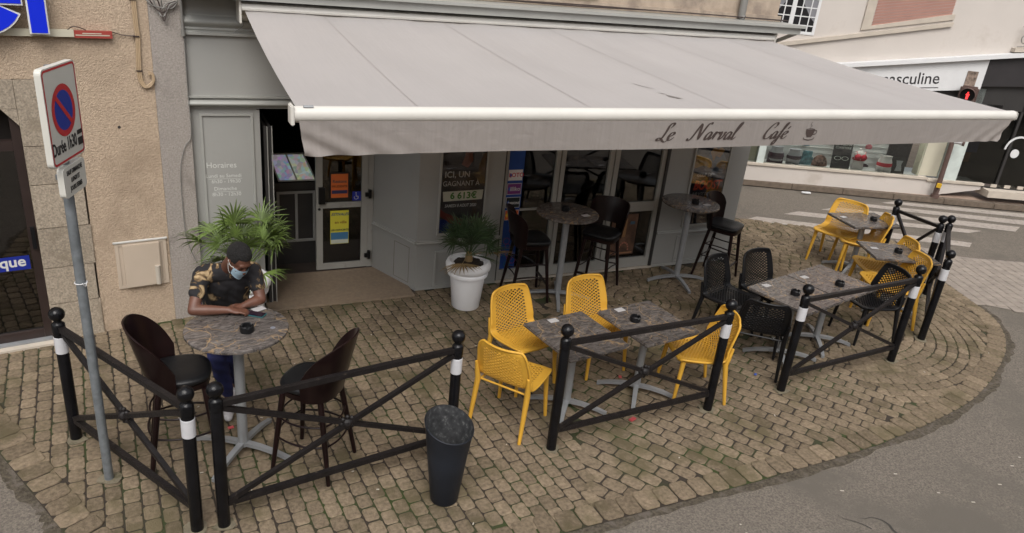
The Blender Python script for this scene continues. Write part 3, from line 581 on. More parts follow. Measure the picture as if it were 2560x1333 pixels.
text('sticker_lettering', 'Banque', 0.135, letter_white, (-1.455, 0.0545, 0.752), st, align='RIGHT', bold=0.003)
b = BM(); bx(b, -3.2, -1.30, -0.10, 0.38, -0.10, 0.015); obj('door_step', b, shop_trim, bank)
b = BM(); bx(b, -3.0, -1.35, -0.03, 0.03, 0.016, 0.03); obj('door_track', b, silver, bank)
# shop letters
lt = thing('illuminated_letters', 'big blue channel letters with white edges high on beige wall', 'sign', (0.28, -0.06, 0), math.atan2(0.30, 1.88))
b = BM(); bx(b, -1.168, -1.032, -0.13, -0.05, 2.77, 3.6, 0.004); l_ = obj('letter', b, shop_white, lt); b = BM(); bx(b, -1.156, -1.044, -0.134, -0.131, 2.782, 3.6); obj('letter_face', b, letter_blue, l_)
b = BM()
def arc(b, cx, cz, ro, ri, a0, a1, y0, y1, n=24):
    for i in range(n):
        t0, t1 = R(a0 + (a1 - a0) * i / n), R(a0 + (a1 - a0) * (i + 1) / n)
        poly(b, [(cx + r_ * math.cos(t), y0, cz + r_ * math.sin(t)) for r_, t in ((ri, t0), (ro, t0), (ro, t1), (ri, t1))], (0, y1 - y0, 0))
arc(b, -1.47, 3.04, 0.285, 0.10, 35, 335, -0.13, -0.05); bx(b, -1.75, -1.19, -0.129, -0.051, 2.985, 3.10)
l_ = obj('letter', b, shop_white, lt); b = BM(); arc(b, -1.47, 3.04, 0.272, 0.115, 35, 333, -0.134, -0.131); bx(b, -1.74, -1.20, -0.1345, -0.1315, 2.998, 3.087); obj('letter_face', b, letter_blue, l_)
b = BM(); bx(b, -3, -0.86, -0.048, -0.003, 2.745, 2.80); obj('letter_rail', b, cream, lt)
b = BM(); bx(b, -0.858, -0.58, -0.05, -0.004, 2.738, 2.795); obj('rail_end', b, flat('faded_red', 150, 60, 52), lt)
b = BM(); bx(b, -0.85, -0.6, -0.0525, -0.051, 2.757, 2.765); bx(b, -0.8, -0.66, -0.0525, -0.051, 2.772, 2.779); obj('rail_stripe', b, cream, lt)
b = BM(); tube(b, cat_rom([(-0.9, -0.03, 2.80), (-0.85, -0.05, 2.83), (-0.77, -0.03, 2.80)]), 0.004, 5); tube(b, cat_rom([(-0.58, -0.02, 2.79), (-0.5, -0.015, 2.765), (-0.41, -0.02, 2.76)]), 0.004, 5); obj('cable', b, cable_b, lt)
# cables on the wall
cb = thing('wall_cables', 'pale cables running down the beige wall ending in a coil', 'cable', (0.28, -0.06, 0), math.atan2(0.30, 1.88))
for k in range(3):
    b = BM(); d_ = 0.013 * k
    tube(b, cat_rom([(-0.40 + d_, -0.014, 3.6), (-0.40 + d_, -0.014, 2.9), (-0.395 + d_, -0.014, 2.75), (-0.41 + d_, -0.014, 2.5), (-0.405 + d_, -0.014, 2.39), (-0.37 + d_ * .6, -0.02, 2.325 + d_ * .5), (-0.32, -0.022, 2.33 + d_), (-0.285 - d_ * .5, -0.022, 2.38), (-0.29 - d_ * .4, -0.022, 2.44), (-0.325, -0.022, 2.455 - d_)]), 0.0075, 6)
    obj('cable_strand', b, cable_w, cb, smooth='all')
b = BM()
for z in (2.75, 2.46, 3.05): bx(b, -0.418, -0.372, -0.026, -0.001, z, z + 0.012)
obj('cable_clip', b, cable_b, cb)
b = BM(); tube(b, [(-0.60, 0.003, 1.974), (-0.60, 0.0015, 1.974)], 0.013, 12); tg = obj('wall_hole', b, inner_dark, bank)
# cable bundle at the corner + thin cable down the grey strip
cb = thing('corner_cables', 'dark tangled cables and grey conduit at top of grey render strip', 'cable', (0.28, -0.06, 0), math.atan2(0.30, 1.88))
for k in range(5):
    b = BM(); tube(b, cat_rom([(-0.30 + 0.03 * k, -0.02 - 0.01 * k, 3.07), (-0.25 + 0.02 * k, -0.03, 3.02 - 0.02 * (k % 3)), (-0.17, -0.035 - 0.008 * k, 3.0 - 0.035 * (k % 4)), (-0.09 - 0.01 * k, -0.03, 3.0 + 0.01 * k), (-0.04, -0.03, 3.06)]), 0.006, 6); obj('cable', b, cable_b if k % 2 else cable_g, cb, smooth='all')
b = BM(); tube(b, [(-0.018, -0.03, 3.6), (-0.018, -0.03, 2.80)], 0.011, 8); tube(b, [(-0.018, -0.03, 2.83), (-0.018, -0.03, 2.77)], 0.018, 8); obj('conduit', b, cable_g, cb, smooth=True)
b = BM(); tube(b, cat_rom([(-0.01, -0.01, 2.77), (-0.012, -0.012, 2.3), (-0.01, -0.012, 1.88), (-0.07, -0.02, 1.78), (-0.125, -0.02, 1.57), (-0.135, -0.02, 1.17), (-0.12, -0.02, 0.85), (-0.05, -0.03, 0.60)]), 0.0045, 6); obj('cable', b, cable_g, cb, smooth='all')
# meter box
mb = thing('meter_box', 'beige recessed utility meter box with overlapping lid on wall', 'meter box', (0.28, -0.06, 0), math.atan2(0.30, 1.88))
b = BM(); fr(b, -0.753, -0.311, 0.42, 0.885, 0.03, -0.012, 0.003); bx(b, -0.722, -0.342, -0.006, 0.003, 0.452, 0.853); obj('frame', b, beige_box, mb)
b = BM(); bx(b, -0.765, -0.30, -0.022, -0.001, 0.886, 0.898); obj('top_strip', b, letter_white, mb)
b = BM(); bx(b, -0.690, -0.375, -0.045, -0.013, 0.43, 0.868, 0.006); ld = obj('lid', b, beige_box, mb)
b = BM(); tube(b, [(-0.41, -0.048, 0.44), (-0.41, -0.048, 0.63)], 0.024, 10); obj('lid_handle', b, flat('box_grey', 176, 168, 156), ld, smooth=True)

# ------------------------------------------------------------------ awning
aw = thing('awning', 'large cream retractable awning with printed valance over the terrace', 'awning')
XL, XR, YB, YFr, ZB, ZF = 0.74, 6.83, -0.30, -2.86, 3.03, 2.745
FL, FR = 0.77, 7.66
b = BM(); N_, M_ = 90, 20; g = []
for j in range(M_ + 1):
    t = j / M_; row = []
    for i in range(N_ + 1):
        s = i / N_; x = (XL + 0.03 + (XR - XL - 0.06) * s) * (1 - t) + (FL + (FR - FL) * s) * t
        z = ZB + (ZF - ZB) * t - 0.045 * math.sin(math.pi * t) * (0.65 + 0.35 * math.cos(s * 2 * math.pi * 5.2)) + (0.004 * math.sin(s * 37 + t * 5) + 0.0025 * math.sin(s * 90 - t * 7))
        row.append(b.verts.new((x, YB + (YFr - YB) * t, z)))
    g.append(row)
for j in range(M_):
    for i in range(N_): b.faces.new((g[j][i], g[j][i + 1], g[j + 1][i + 1], g[j + 1][i]))
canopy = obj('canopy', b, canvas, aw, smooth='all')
seam_m = fabric_mat('seam_canvas', (0.42, 0.395, 0.385), True)
for k in range(5):
    s0 = (1.42 + 1.157 * k - XL) / (XR - XL)
    pts = []
    for j in range(M_ + 1):
        t = j / M_; s = s0; x = (XL + 0.03 + (XR - XL - 0.06) * s) * (1 - t) + (FL + (FR - FL) * s) * t
        z = ZB + (ZF - ZB) * t - 0.045 * math.sin(math.pi * t) * (0.65 + 0.35 * math.cos(s * 2 * math.pi * 5.2)) + (0.004 * math.sin(s * 37 + t * 5) + 0.0025 * math.sin(s * 90 - t * 7)) + 0.0035
        pts.append((x, YB + (YFr - YB) * t, z))
    b = BM()
    for p, q in zip(pts, pts[1:]): poly(b, [(p[0], p[1], p[2]), (p[0] + 0.006, p[1], p[2]), (q[0] + 0.006, q[1], q[2]), q])
    obj('canopy_seam', b, seam_m, canopy)
b = BM()
def cz(x, y): t = (y - YB) / (YFr - YB); s = ((x - FL) / (FR - FL)); return ZB + (ZF - ZB) * t - 0.045 * math.sin(math.pi * t) * (0.65 + 0.35 * math.cos(s * 2 * math.pi * 5.2)) + 0.012
for pts in ([(3.645, -2.13), (3.66, -2.19), (3.71, -2.25), (3.76, -2.33), (3.725, -2.29), (3.67, -2.215)], [(3.75, -2.48), (3.79, -2.52), (3.85, -2.60), (3.80, -2.585), (3.75, -2.54)], [(3.70, -2.42), (3.74, -2.44), (3.78, -2.47), (3.74, -2.46)]):
    poly(b, [(x, y, cz(x, y)) for x, y in pts])
obj('canopy_stain', b, fabric_mat('stain_canvas', (0.28, 0.26, 0.25), True), canopy)
# cassette
b = BM(); pr_ = [(-0.10, 3.10), (-0.26, 3.105), (-0.315, 3.09), (-0.33, 3.055), (-0.325, 3.038), (-0.20, 3.0), (-0.20, 2.96), (-0.12, 2.93), (-0.05, 2.94), (-0.05, 3.08)]
profx(b, pr_, XL, XR); bx(b, XL - 0.02, XL - 0.002, -0.335, -0.045, 2.925, 3.115, 0.006); bx(b, XR + 0.002, XR + 0.03, -0.335, -0.045, 2.925, 3.112, 0.012); obj('cassette', b, awn_white, aw, smooth=30)
# front bar: rounded profile
b = BM(); pr_ = [(YFr - 0.052 * math.cos(a) * 0.9, 2.705 + 0.05 * math.sin(a)) for a in [R(k * 18) for k in range(20)]]
profx(b, pr_, FL - 0.02, FR + 0.04); obj('front_bar', b, awn_white, aw, smooth=30)
b = BM(); bx(b, FL - 0.045, FL - 0.022, YFr - 0.055, YFr + 0.055, 2.645, 2.765, 0.006); bx(b, FR + 0.042, FR + 0.07, YFr - 0.045, YFr + 0.045, 2.665, 2.75, 0.012); obj('bar_end_cap', b, awn_white, aw, smooth=30)
b = BM(); tube(b, [(FL + 0.035, YFr - 0.02, 2.755), (FL + 0.095, YFr - 0.02, 2.755)], 0.009, 8); obj('bar_fitting', b, silver, aw)
# valance with folds near its ends
def vy(x, t):
    dl, dr = x - FL, FR - x
    f = (0.028 * math.exp(-dl / 0.35) * math.sin(dl * 24 - t * 10) + 0.018 * math.exp(-dr / 0.4) * math.sin(dr * 26 - t * 9)) * t
    return YFr - 0.042 + f + 0.003 * math.sin(x * 3.1) * t
b = BM(); N_, M_ = 260, 8; g = []
for j in range(M_ + 1):
    t = j / M_; row = []
    for i in range(N_ + 1):
        x = FL + 0.005 + (FR - FL - 0.01) * i / N_; tl = 0.03 * t * (1 - i / N_) ** 8 - 0.13 * t * (i / N_) ** 40
        row.append(b.verts.new((x + tl, vy(x, t), 2.672 - 0.215 * t - 0.004 * math.sin(x * 2.3) * t)))
    g.append(row)
for j in range(M_):
    for i in range(N_): b.faces.new((g[j][i], g[j][i + 1], g[j + 1][i + 1], g[j + 1][i]))
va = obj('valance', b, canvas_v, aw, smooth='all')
# hand lettered script
GL = {
 'L': ([[(.50, .72), (.60, .86), (.62, 1.0), (.48, 1.02), (.36, .85), (.32, .5), (.22, .12), (.05, -.02), (-.08, .04), (-.02, .13), (.15, .10), (.38, -.06), (.55, -.10), (.68, .02)]], .62),
 'e': ([[(.02, .2), (.2, .26), (.33, .38), (.26, .47), (.12, .42), (.04, .22), (.10, .03), (.25, .01), (.44, .18)]], .42),
 'N': ([[(-.22, .1), (-.2, -.02), (-.06, .0), (.06, .25), (.18, .7), (.28, 1.0)], [(.28, 1.0), (.38, .6), (.5, .0)], [(.5, .0), (.62, .5), (.74, .92), (.9, 1.04), (.98, .94)]], .92),
 'a': ([[(.36, .40), (.22, .47), (.07, .28), (.06, .06), (.16, .0), (.30, .18), (.40, .46)], [(.40, .46), (.36, .15), (.40, .01), (.54, .16)]], .52),
 'r': ([[(.0, .14), (.12, .42), (.16, .46), (.15, .30), (.10, .0)], [(.12, .2), (.24, .42), (.36, .44), (.38, .36)]], .42),
 'v': ([[(.0, .3), (.10, .46), (.15, .3), (.14, .04), (.24, .02), (.38, .25), (.40, .45), (.52, .40)]], .50),
 'l': ([[(.0, .14), (.18, .55), (.30, .95), (.24, 1.04), (.14, .8), (.08, .3), (.08, .05), (.18, .0), (.32, .16)]], .32),
 'C': ([[(.60, .74), (.66, .92), (.56, 1.03), (.36, .94), (.14, .6), (.06, .25), (.16, .03), (.36, .0), (.52, .14), (.58, .3)], [(.60, .74), (.52, .70)]], .62),
 'f': ([[(.0, .14), (.22, .55), (.36, .92), (.34, 1.03), (.24, .85), (.14, .2), (.06, -.25), (-.06, -.40), (-.12, -.26), (.0, -.05), (.2, .1), (.34, .18)], [(.04, .44), (.3, .47)]], .34)}
def script(word, x0, z0, h, mat_, sx=1.0):
    b = BM(); x = x0
    for ch in word:
        acc_ = ch == 'é'; k = 'e' if acc_ else ch
        if ch == ' ': x += 0.45 * h * sx; continue
        strokes, adv = GL[k]
        strokes = list(strokes) + ([[(.20, .62), (.36, .80)]] if acc_ else [])
        for st_ in strokes:
            P = cat_rom([((px + 0.38 * pz) * h * sx + x, 0, pz * h + z0) for px, pz in st_], 7); w = []
            L_ = []
            for i, p in enumerate(P):
                d = (P[min(i + 1, len(P) - 1)] - P[max(i - 1, 0)]); a = math.atan2(d.z, d.x)
                ww = h * (0.024 + 0.088 * abs(math.sin(a - R(10))) ** 2.2) * min(1, 0.35 + 6 * min(i, len(P) - 1 - i) / len(P))
                n_ = Vector((-d.z, 0, d.x)).normalized() * ww
                L_.append(((p + n_), (p - n_)))
            for (a1, a2), (c1, c2) in zip(L_, L_[1:]):
                poly(b, [(q.x, vy(q.x, (2.672 - q.z) / 0.215) - 0.004, q.z) for q in (a1, a2, c2, c1)])
        x += adv * h * sx * 0.98
    return b, x
for wd, x0 in (('Le', 3.43), ('Narval', 3.74), ('Café', 4.47)):
    b, xe = script(wd, x0, 2.522, 0.128, letter_dark, 1.06 if wd != 'Narval' else 1.10); obj('cafe_name_lettering', b, letter_dark, va)
b = BM(); cx_, cz_ = 4.985, 2.535; vy_ = lambda x, z: vy(x, (2.672 - z) / 0.215) - 0.004
bowl = [(-.05, .06), (.05, .06), (.045, .03), (.025, -.005), (-.025, -.005), (-.045, .03)]
poly(b, [(cx_ + p, vy_(cx_ + p, cz_ + q), cz_ + q) for p, q in bowl])
def band(b, P, w):
    P = cat_rom([(p, 0, q) for p, q in P], 6)
    for i in range(len(P) - 1):
        d = (P[i + 1] - P[i]); n_ = Vector((-d.z, 0, d.x)).normalized() * w
        poly(b, [(cx_ + v.x, vy_(cx_ + v.x, cz_ + v.z), cz_ + v.z) for v in (P[i] + n_, P[i] - n_, P[i + 1] - n_, P[i + 1] + n_)])
band(b, [(-.06, -.008), (-.05, -.022), (0, -.03), (.05, -.022), (.06, -.008)], 0.0035); band(b, [(.045, .05), (.07, .05), (.07, .025), (.035, .015)], 0.0035)
band(b, [(-.01, .075), (.006, .09), (-.01, .105), (.004, .125)], 0.002); band(b, [(-.05, .062), (0, .068), (.05, .062)], 0.002)
obj('coffee_cup_emblem', b, letter_dark, va)
# folding arms underneath
for x in (1.9, 5.7):
    b = BM(); tube(b, [(x, -0.28, 2.93), (x + 0.75, -1.5, 2.83), (x + 0.15, -2.8, 2.70)], 0.022, 6); obj('folding_arm', b, awn_white, aw)
b = BM(); tube(b, cat_rom([(XL + 0.02, -0.12, 2.93), (XL + 0.03, -0.10, 2.88), (XL - 0.04, -0.07, 2.82)]), 0.003, 5); obj('supply_cable', b, cable_g, aw)

# ------------------------------------------------------------------ shop across the street
shop = thing('lingerie_shop_building', 'pale two storey shop building across the street behind the zebra crossing', 'building', (10.182, 3.15, 0), R(-22.504))
ZS = 0.1
def up(u): return 2.44 + 0.146 * (u - 1.5)          # street side lintel line
def sl(u): return 2.72 + 0.205 * (u - 0.3)          # first floor sill line
b = BM(); bx(b, -5, 3.55, 0, 0.25, ZS - 0.05, 0.40); poly(b, [(3.552, 0, 0.05), (4.72, 0, 0.29), (4.72, 0, 0.36), (3.552, 0, 0.40)], (0, 0.25, 0)); obj('dado_wall', b, shop_wall, shop)
b = BM(); bx(b, -5, 3.58, -0.03, 0.1, 0.402, 0.445); bx(b, 3.582, 4.75, -0.03, 0.1, 0.375, 0.42); obj('window_sill', b, shop_trim, shop)
b = BM(); bx(b, 4.76, 9, -0.2, 0.2, 0.2, 0.33); obj('door_step', b, shop_trim, shop)
b = BM(); poly(b, [(-9, 0, up(-9) + 1.0), (-2, 0, up(-2) + 0.6), (0.0, 0, up(0)), (9, 0, up(9)), (9, 0, 8), (-9, 0, 8)], (0, 0.3, 0)); obj('wall', b, shop_wall, shop)
b = BM(); poly(b, [(-0.6, -0.05, sl(-0.6) - 0.07), (3.12, -0.05, sl(3.12) - 0.07), (3.12, -0.05, sl(3.12)), (-0.6, -0.05, sl(-0.6))], (0, 0.049, 0)); obj('string_sill', b, shop_trim, shop)
# signboard
b = BM(); poly(b, [(-0.5, -0.06, up(-0.5) - 0.47), (4.0, -0.06, up(4.0) - 0.62), (4.0, -0.06, up(4.0) - 0.06), (-0.5, -0.06, up(-0.5) - 0.06)], (0, 0.058, 0)); sb = obj('signboard', b, shop_white, shop)
b = BM(); poly(b, [(-0.5, -0.16, up(-0.5) - 0.055), (9, -0.16, up(9) - 0.055), (9, -0.16, up(9) + 0.02), (-0.5, -0.16, up(-0.5) + 0.02)], (0, 0.155, 0)); obj('sign_canopy', b, shop_white, shop)
text('sign_lettering', 'masculine', 0.30, flat('sign_charcoal', 50, 48, 50), (3.19, -0.063, 2.225), sb, rot=(math.pi / 2, R(-6), 0), align='RIGHT', bold=0.002)
b = BM(); poly(b, [(2.66, -0.063, 2.09), (3.20, -0.063, 2.145), (3.20, -0.063, 2.160), (2.66, -0.063, 2.105)]); obj('sign_underline', b, flat('sign_charcoal2', 50, 48, 50), sb)
b = BM(); poly(b, [(4.002, -0.06, up(4.0) - 0.56), (9, -0.06, up(9) - 0.9), (9, -0.06, up(9) - 0.06), (4.002, -0.06, up(4.0) - 0.06)], (0, 0.058, 0)); obj('dark_signboard', b, mk('dark_sign', (0.022, 0.019, 0.02), 0.6), shop)
b = BM(); poly(b, [(-5, 0.02, 1.7), (9, 0.02, 1.9), (9, 0.02, 2.6), (-5, 0.02, 2.0)], (0, 0.1, 0)); obj('shopfront_head', b, dark_paint, shop)
# display interior
b = BM(); bx(b, 0.42, 3.42, 0.55, 0.6, 0.3, 2.2); 
for k in range(14): bx(b, 0.44, 3.4, 0.54, 0.549, 0.5 + 0.11 * k, 0.51 + 0.11 * k)
obj('display_back_wall', b, shop_white, shop)
b = BM(); bx(b, -5, 4.7, 0.1, 0.9, 0.25, 0.40); obj('display_floor', b, shop_white, shop)
pp_ = mk('pillar_pale', (0.5, 0.55, 0.52), 0.5)
for x0_, x1_, z0_ in ((0.16, 0.30, 0.446), (3.86, 4.18, 0.421)): b = BM(); bx(b, x0_, x1_, 0.02, 0.3, z0_, 2.2); obj('window_pillar', b, pp_, shop)
for x0_, x1_ in ((0.0, 0.158), (3.42, 3.84)): b = BM(); bx(b, x0_, x1_, 0.12, 0.3, 0.446, 2.0); obj('cream_panel', b, cream, shop)
b = BM(); bx(b, 2.95, 3.40, 0.50, 0.538, 0.5, 2.0); obj('display_curtain', b, mk('spotted_curtain', (0.03, 0.025, 0.03), 0.8, var=0.5, scale=30, dirt=(0.35, 0.33, 0.3), dscale=28, dthr=0.62), shop)
b = BM(); bx(b, -2.0, -0.02, 0.14, 0.3, 0.446, 2.0); obj('dark_display', b, inner_dark, shop)
b = BM(); bx(b, -5, 3.41, 0.04, 0.046, 0.446, 2.1); obj('display_window', b, glass_clear, shop)
b = BM(); bx(b, 0.6, 3.3, 0.25, 0.31, 2.02, 2.05); obj('display_lamp', b, emit('shop_lamp', (1, 0.97, 0.9), 30.0), shop)
# right shop door bay
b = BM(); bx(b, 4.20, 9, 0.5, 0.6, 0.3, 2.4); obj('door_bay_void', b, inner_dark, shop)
b = BM(); bx(b, 4.19, 5.0, 0.05, 0.056, 0.421, 2.1); bx(b, 5.05, 9, 0.05, 0.056, 0.34, 2.1); obj('door_bay_glass', b, glass_mat('door_glass2', (0.5, 0.52, 0.5), 0.8), shop)
b = BM(); bx(b, 5.0, 5.05, 0.02, 0.09, 0.34, 2.1); bx(b, 4.7, 9, 0.02, 0.09, 0.331, 0.345); obj('door_bay_frame', b, dark_paint, shop)
rect('hanging_sign', shop_white, 4.13, 4.60, 1.76, 1.93, 0.03, shop, 0.01); text('sign_script', 'Equipement', 0.11, flat('script_blue', 90, 96, 130), (4.37, 0.017, 1.79), shop, shear=0.4, sx=0.8)
rect('dark_notice', flat('notice_navy', 38, 36, 54), 4.15, 4.62, 1.58, 1.75, 0.03, shop, 0.01)
rect('bay_poster', flat('poster_violet', 78, 84, 140), 4.33, 4.60, 0.95, 1.18, 0.30, shop); rect('bay_poster', flat('poster_amber', 160, 96, 40), 4.28, 4.50, 0.75, 0.94, 0.30, shop)
b = BM(); arc(b, 5.18, 1.12, 0.27, 0.235, 0, 180, 0.0, 0.012, 16); obj('white_arch', b, shop_white, shop); b = BM(); arc(b, 5.15, 1.05, 0.085, 0.0, 0, 360, 0.0, 0.012, 16); obj('white_disc', b, shop_white, shop)
for x in (4.9, 5.18, 5.45):
    b = BM(); bx(b, x, x + 0.12, -0.01, 0.01, 0.36, 0.42); obj('door_bay_tag', b, shop_trim, shop)
# windows upstairs
def upwin(x0, x1, z0, z1, nx, nz, par):
    b = BM(); fr(b, x0, x1, z0, z1, 0.05, -0.012, 0.03); bx(b, (x0 + x1) / 2 - 0.04, (x0 + x1) / 2 + 0.04, -0.014, 0.03, z0 + 0.05, z1 - 0.05); f = obj('window', b, shop_white, par)
    b = BM()
    for i in range(1, nx):
        x = x0 + (x1 - x0) * i / nx
        if abs(x - (x0 + x1) / 2) > 0.06: bx(b, x - 0.009, x + 0.009, -0.011, 0.0, z0 + 0.05, z1 - 0.05)
    for j in range(1, nz): z = z0 + (z1 - z0) * j / nz; bx(b, x0 + 0.05, (x0 + x1) / 2 - 0.041, -0.009, 0.0, z - 0.009, z + 0.009); bx(b, (x0 + x1) / 2 + 0.041, x1 - 0.05, -0.009, 0.0, z - 0.009, z + 0.009)
    obj('glazing_bars', b, shop_white, f); rect('pane', mk('dark_pane', (0.02, 0.02, 0.022), 0.1, var=0.2), x0 + 0.05, x1 - 0.05, z0 + 0.05, z1 - 0.05, -0.0005, f, 0.001)
    b = BM(); cm = flat('lace_curtain', 120, 120, 124)
    for s in (-1, 1):
        xm = (x0 + x1) / 2; xa = xm + s * (x1 - x0) * 0.46; poly(b, [(xa, -0.0035, z1 - 0.05), (xm + s * 0.05, -0.0035, z1 - 0.05), (xm + s * 0.14, -0.0035, z1 - 0.5), (xm + s * 0.32, -0.0035, z1 - 0.75), (xa, -0.0035, z1 - 0.85)][:5])
    obj('curtain', b, cm, f)
upwin(-0.28, 0.66, 2.84, 3.9, 6, 7, shop)
b = BM(); 
for k in range(34): 
    z = 3.10 + 0.05 * k; poly(b, [(1.66, -0.006, z + 0.0), (3.06, -0.006, z + 0.205 * 1.4 * 0.9), (3.06, 0.0 - 0.020, z + 0.205 * 1.4 * 0.9 + 0.046), (1.66, -0.020, z + 0.046)])
obj('roller_shutter', b, pink_shutter, shop, label='pink roller shutter closed over the upstairs window')
b = BM(); poly(b, [(1.48, -0.03, 3.01), (3.12, -0.03, 3.34), (3.12, -0.03, 3.43), (3.08, -0.03, 3.43), (1.64, -0.03, 3.10), (1.64, -0.03, 4.5), (1.48, -0.03, 4.5)], (0, 0.028, 0)); obj('shutter_surround', b, shop_trim, shop)
b = BM(); poly(b, [(4.36, -0.12, 2.90), (6.5, -0.12, 3.15), (6.5, -0.12, 3.22), (4.36, -0.12, 2.97)], (0, 0.118, 0)); bl = obj('balcony_slab', b, shop_trim, shop)
b = BM()
for k in range(8):
    arc(b, 4.5 + k * 0.24, 3.14 + 0.028 * k, 0.09, 0.075, 0, 300, -0.11, -0.10, 14)
tube(b, [(4.38, -0.105, 3.35), (6.5, -0.105, 3.62)], 0.012, 6); tube(b, [(4.38, -0.105, 3.0), (6.5, -0.105, 3.26)], 0.008, 6); obj('balcony_railing', b, cable_g, bl)
b = BM(); bx(b, 4.7, 6, -0.008, -0.0005, 3.4, 5); obj('balcony_window', b, inner_dark, shop)
b = BM(); bx(b, 0.72, 0.86, -0.05, -0.001, 2.30, 2.42, 0.005); obj('wall_box', b, cable_g, shop)
b = BM(); bx(b, 3.66, 3.86, -0.075, -0.062, 2.24, 2.50); obj('sign_photo', b, mk('sign_photo', (0.2, 0.15, 0.12), 0.5, var=0.8, scale=14), shop)
# things in the display
def shop_pt(u, d, z): a = R(-22.504); return (10.182 + u * math.cos(a) - d * math.sin(a), 3.15 + u * math.sin(a) + d * math.cos(a), z)
mann = flat('mannequin_white', 205, 200, 198); red_l = mk('red_lace', (0.45, 0.01, 0.03), 0.6); plum = mk('plum_cloth', (0.035, 0.012, 0.03), 0.8); lav = flat('bust_grey', 150, 150, 156)
def torso(u, z, lab, bodym, clothm, style, s=1.0):
    t = thing('mannequin', lab, 'mannequin', shop_pt(u, 0.28, z), R(-22.5))
    b = BM(); P = [(0.0, 0.0), (0.10, 0.0), (0.115, 0.05), (0.10, 0.13), (0.085, 0.19), (0.105, 0.27), (0.11, 0.31), (0.06, 0.345), (0.035, 0.36), (0.035, 0.39), (0.0, 0.40)] if style == 'bra' else [(0, 0.04), (0.115, 0.04), (0.124, 0.08), (0.124, 0.12), (0.11, 0.17), (0.092, 0.22), (0.095, 0.26), (0.0, 0.265)]
    lathe(b, [(r_ * s, z_ * s) for r_, z_ in P], 16, cap=False)
    if style != 'bra':
        for q in (-1, 1): lathe(b, [(0.056 * s, 0.0), (0.060 * s, 0.07 * s)], 12, (q * 0.060 * s, 0, 0))
    for v in b.verts: v.co.y *= 0.6
    obj('body', b, bodym, t, smooth=50)
    b = BM()
    if style == 'bra':
        for q in (-1, 1):
            m_ = bmesh.ops.create_uvsphere(b, u_segments=12, v_segments=8, radius=0.058 * s, matrix=Matrix.Translation((q * 0.052 * s, -0.055 * s, 0.245 * s)))
            tube(b, [(q * 0.07 * s, -0.06 * s, 0.28 * s), (q * 0.085 * s, -0.02, 0.345 * s)], 0.006 * s, 5)
        lathe(b, [(0.108 * s, 0.19 * s), (0.112 * s, 0.21 * s)], 16, cap=False)
        for v in b.verts: pass
    elif style == 'brief':
        lathe(b, [(0.04 * s, 0.045 * s), (0.118 * s, 0.085 * s), (0.129 * s, 0.12 * s), (0.120 * s, 0.155 * s)], 16, cap=False)
        for v in b.verts: v.co.y *= 0.62
    else:
        for q in (-1, 1): lathe(b, [(0.075 * s, 0.0), (0.072 * s, 0.08 * s)], 12, (q * 0.055 * s, 0, 0), cap=False)
        lathe(b, [(0.125 * s, 0.075 * s), (0.128 * s, 0.12 * s), (0.115 * s, 0.17 * s)], 16, cap=False)
        for v in b.verts: v.co.y *= 0.66
    obj('underwear', b, clothm, t, smooth='all'); return t
torso(0.62, 0.41, 'grey half mannequin in plum boxer shorts, leftmost in shop window', lav, plum, 'boxer', 1.25)
torso(0.98, 0.41, 'grey half mannequin in dark briefs beside the plum boxer shorts', lav, plum, 'brief', 1.15)
torso(2.28, 0.40, 'white bust mannequin wearing a red bra in the shop window', mann, red_l, 'bra', 1.1)
torso(2.82, 0.41, 'white half mannequin wearing red lace briefs in the shop window', mann, red_l, 'brief', 1.25)
t = torso(2.66, 0.98, 'white bust mannequin in a pale bra, high in shop window', lav, mann, 'bra', 1.0)
ls = thing('lingerie_sign', 'black leaning placard lettered LINGERIE with white bow in shop window', 'placard', shop_pt(1.90, 0.2, 0.42), R(-22.5))
b = BM(); poly(b, [(-0.19, 0.0, 0.0), (0.19, 0.0, 0.0), (0.19, 0.08, 0.60), (-0.19, 0.08, 0.60)], (0, 0.012, 0)); obj('board', b, flat('board_dark', 36, 36, 42), ls)
text('sign_lettering', 'LINGERIE', 0.085, letter_white, (0.0, 0.052, 0.45), ls, bold=0.001, rot=(R(82), 0, 0)); text('sign_lettering', 'CORSETERIE', 0.058, letter_white, (0.0, 0.043, 0.385), ls, rot=(R(82), 0, 0))
b = BM()
for q in (-1, 1): arc(b, q * 0.075, 0.2, 0.07, 0.06, 0, 360, 0.008, 0.012, 16)
for v in b.verts: v.co.z = 0.2 + (v.co.z - 0.2) * 0.55; v.co.y = v.co.y + v.co.z * 0.133 - 0.012
obj('bow_emblem', b, letter_white, ls)
pb = thing('photo_board', 'small black and white photo card leaning beside the red briefs', 'placard', shop_pt(3.08, 0.2, 0.42), R(-22.5))
b = BM(); poly(b, [(-0.13, 0.0, 0.0), (0.13, 0.0, 0.0), (0.13, 0.06, 0.30), (-0.13, 0.06, 0.30)], (0, 0.012, 0)); obj('board', b, flat('board_dark2', 30, 30, 34), pb)
b = BM(); poly(b, [(-0.07, 0.002, 0.05), (0.07, 0.002, 0.05), (0.05, 0.03, 0.18), (0.08, 0.045, 0.25), (-0.06, 0.045, 0.25), (-0.04, 0.025, 0.15)]); obj('photo', b, flat('photo_grey', 150, 150, 152), pb)
b = BM(); bx(b, -0.14, 0.14, -0.01, 0.03, 0.0, 0.15); bx(b, -0.08, 0.1, -0.012, 0.03, 0.15, 0.27); obj('swimwear_bundle', b, mk('teal_print', (0.08, 0.20, 0.24), 0.8, var=0.8, scale=14), None, label='blue patterned garment folded in shop window next to the floral one', cat='garment').matrix_world = Matrix.Translation(shop_pt(1.24, 0.3, 0.42)) @ Matrix.Rotation(R(-22.5), 4, 'Z')
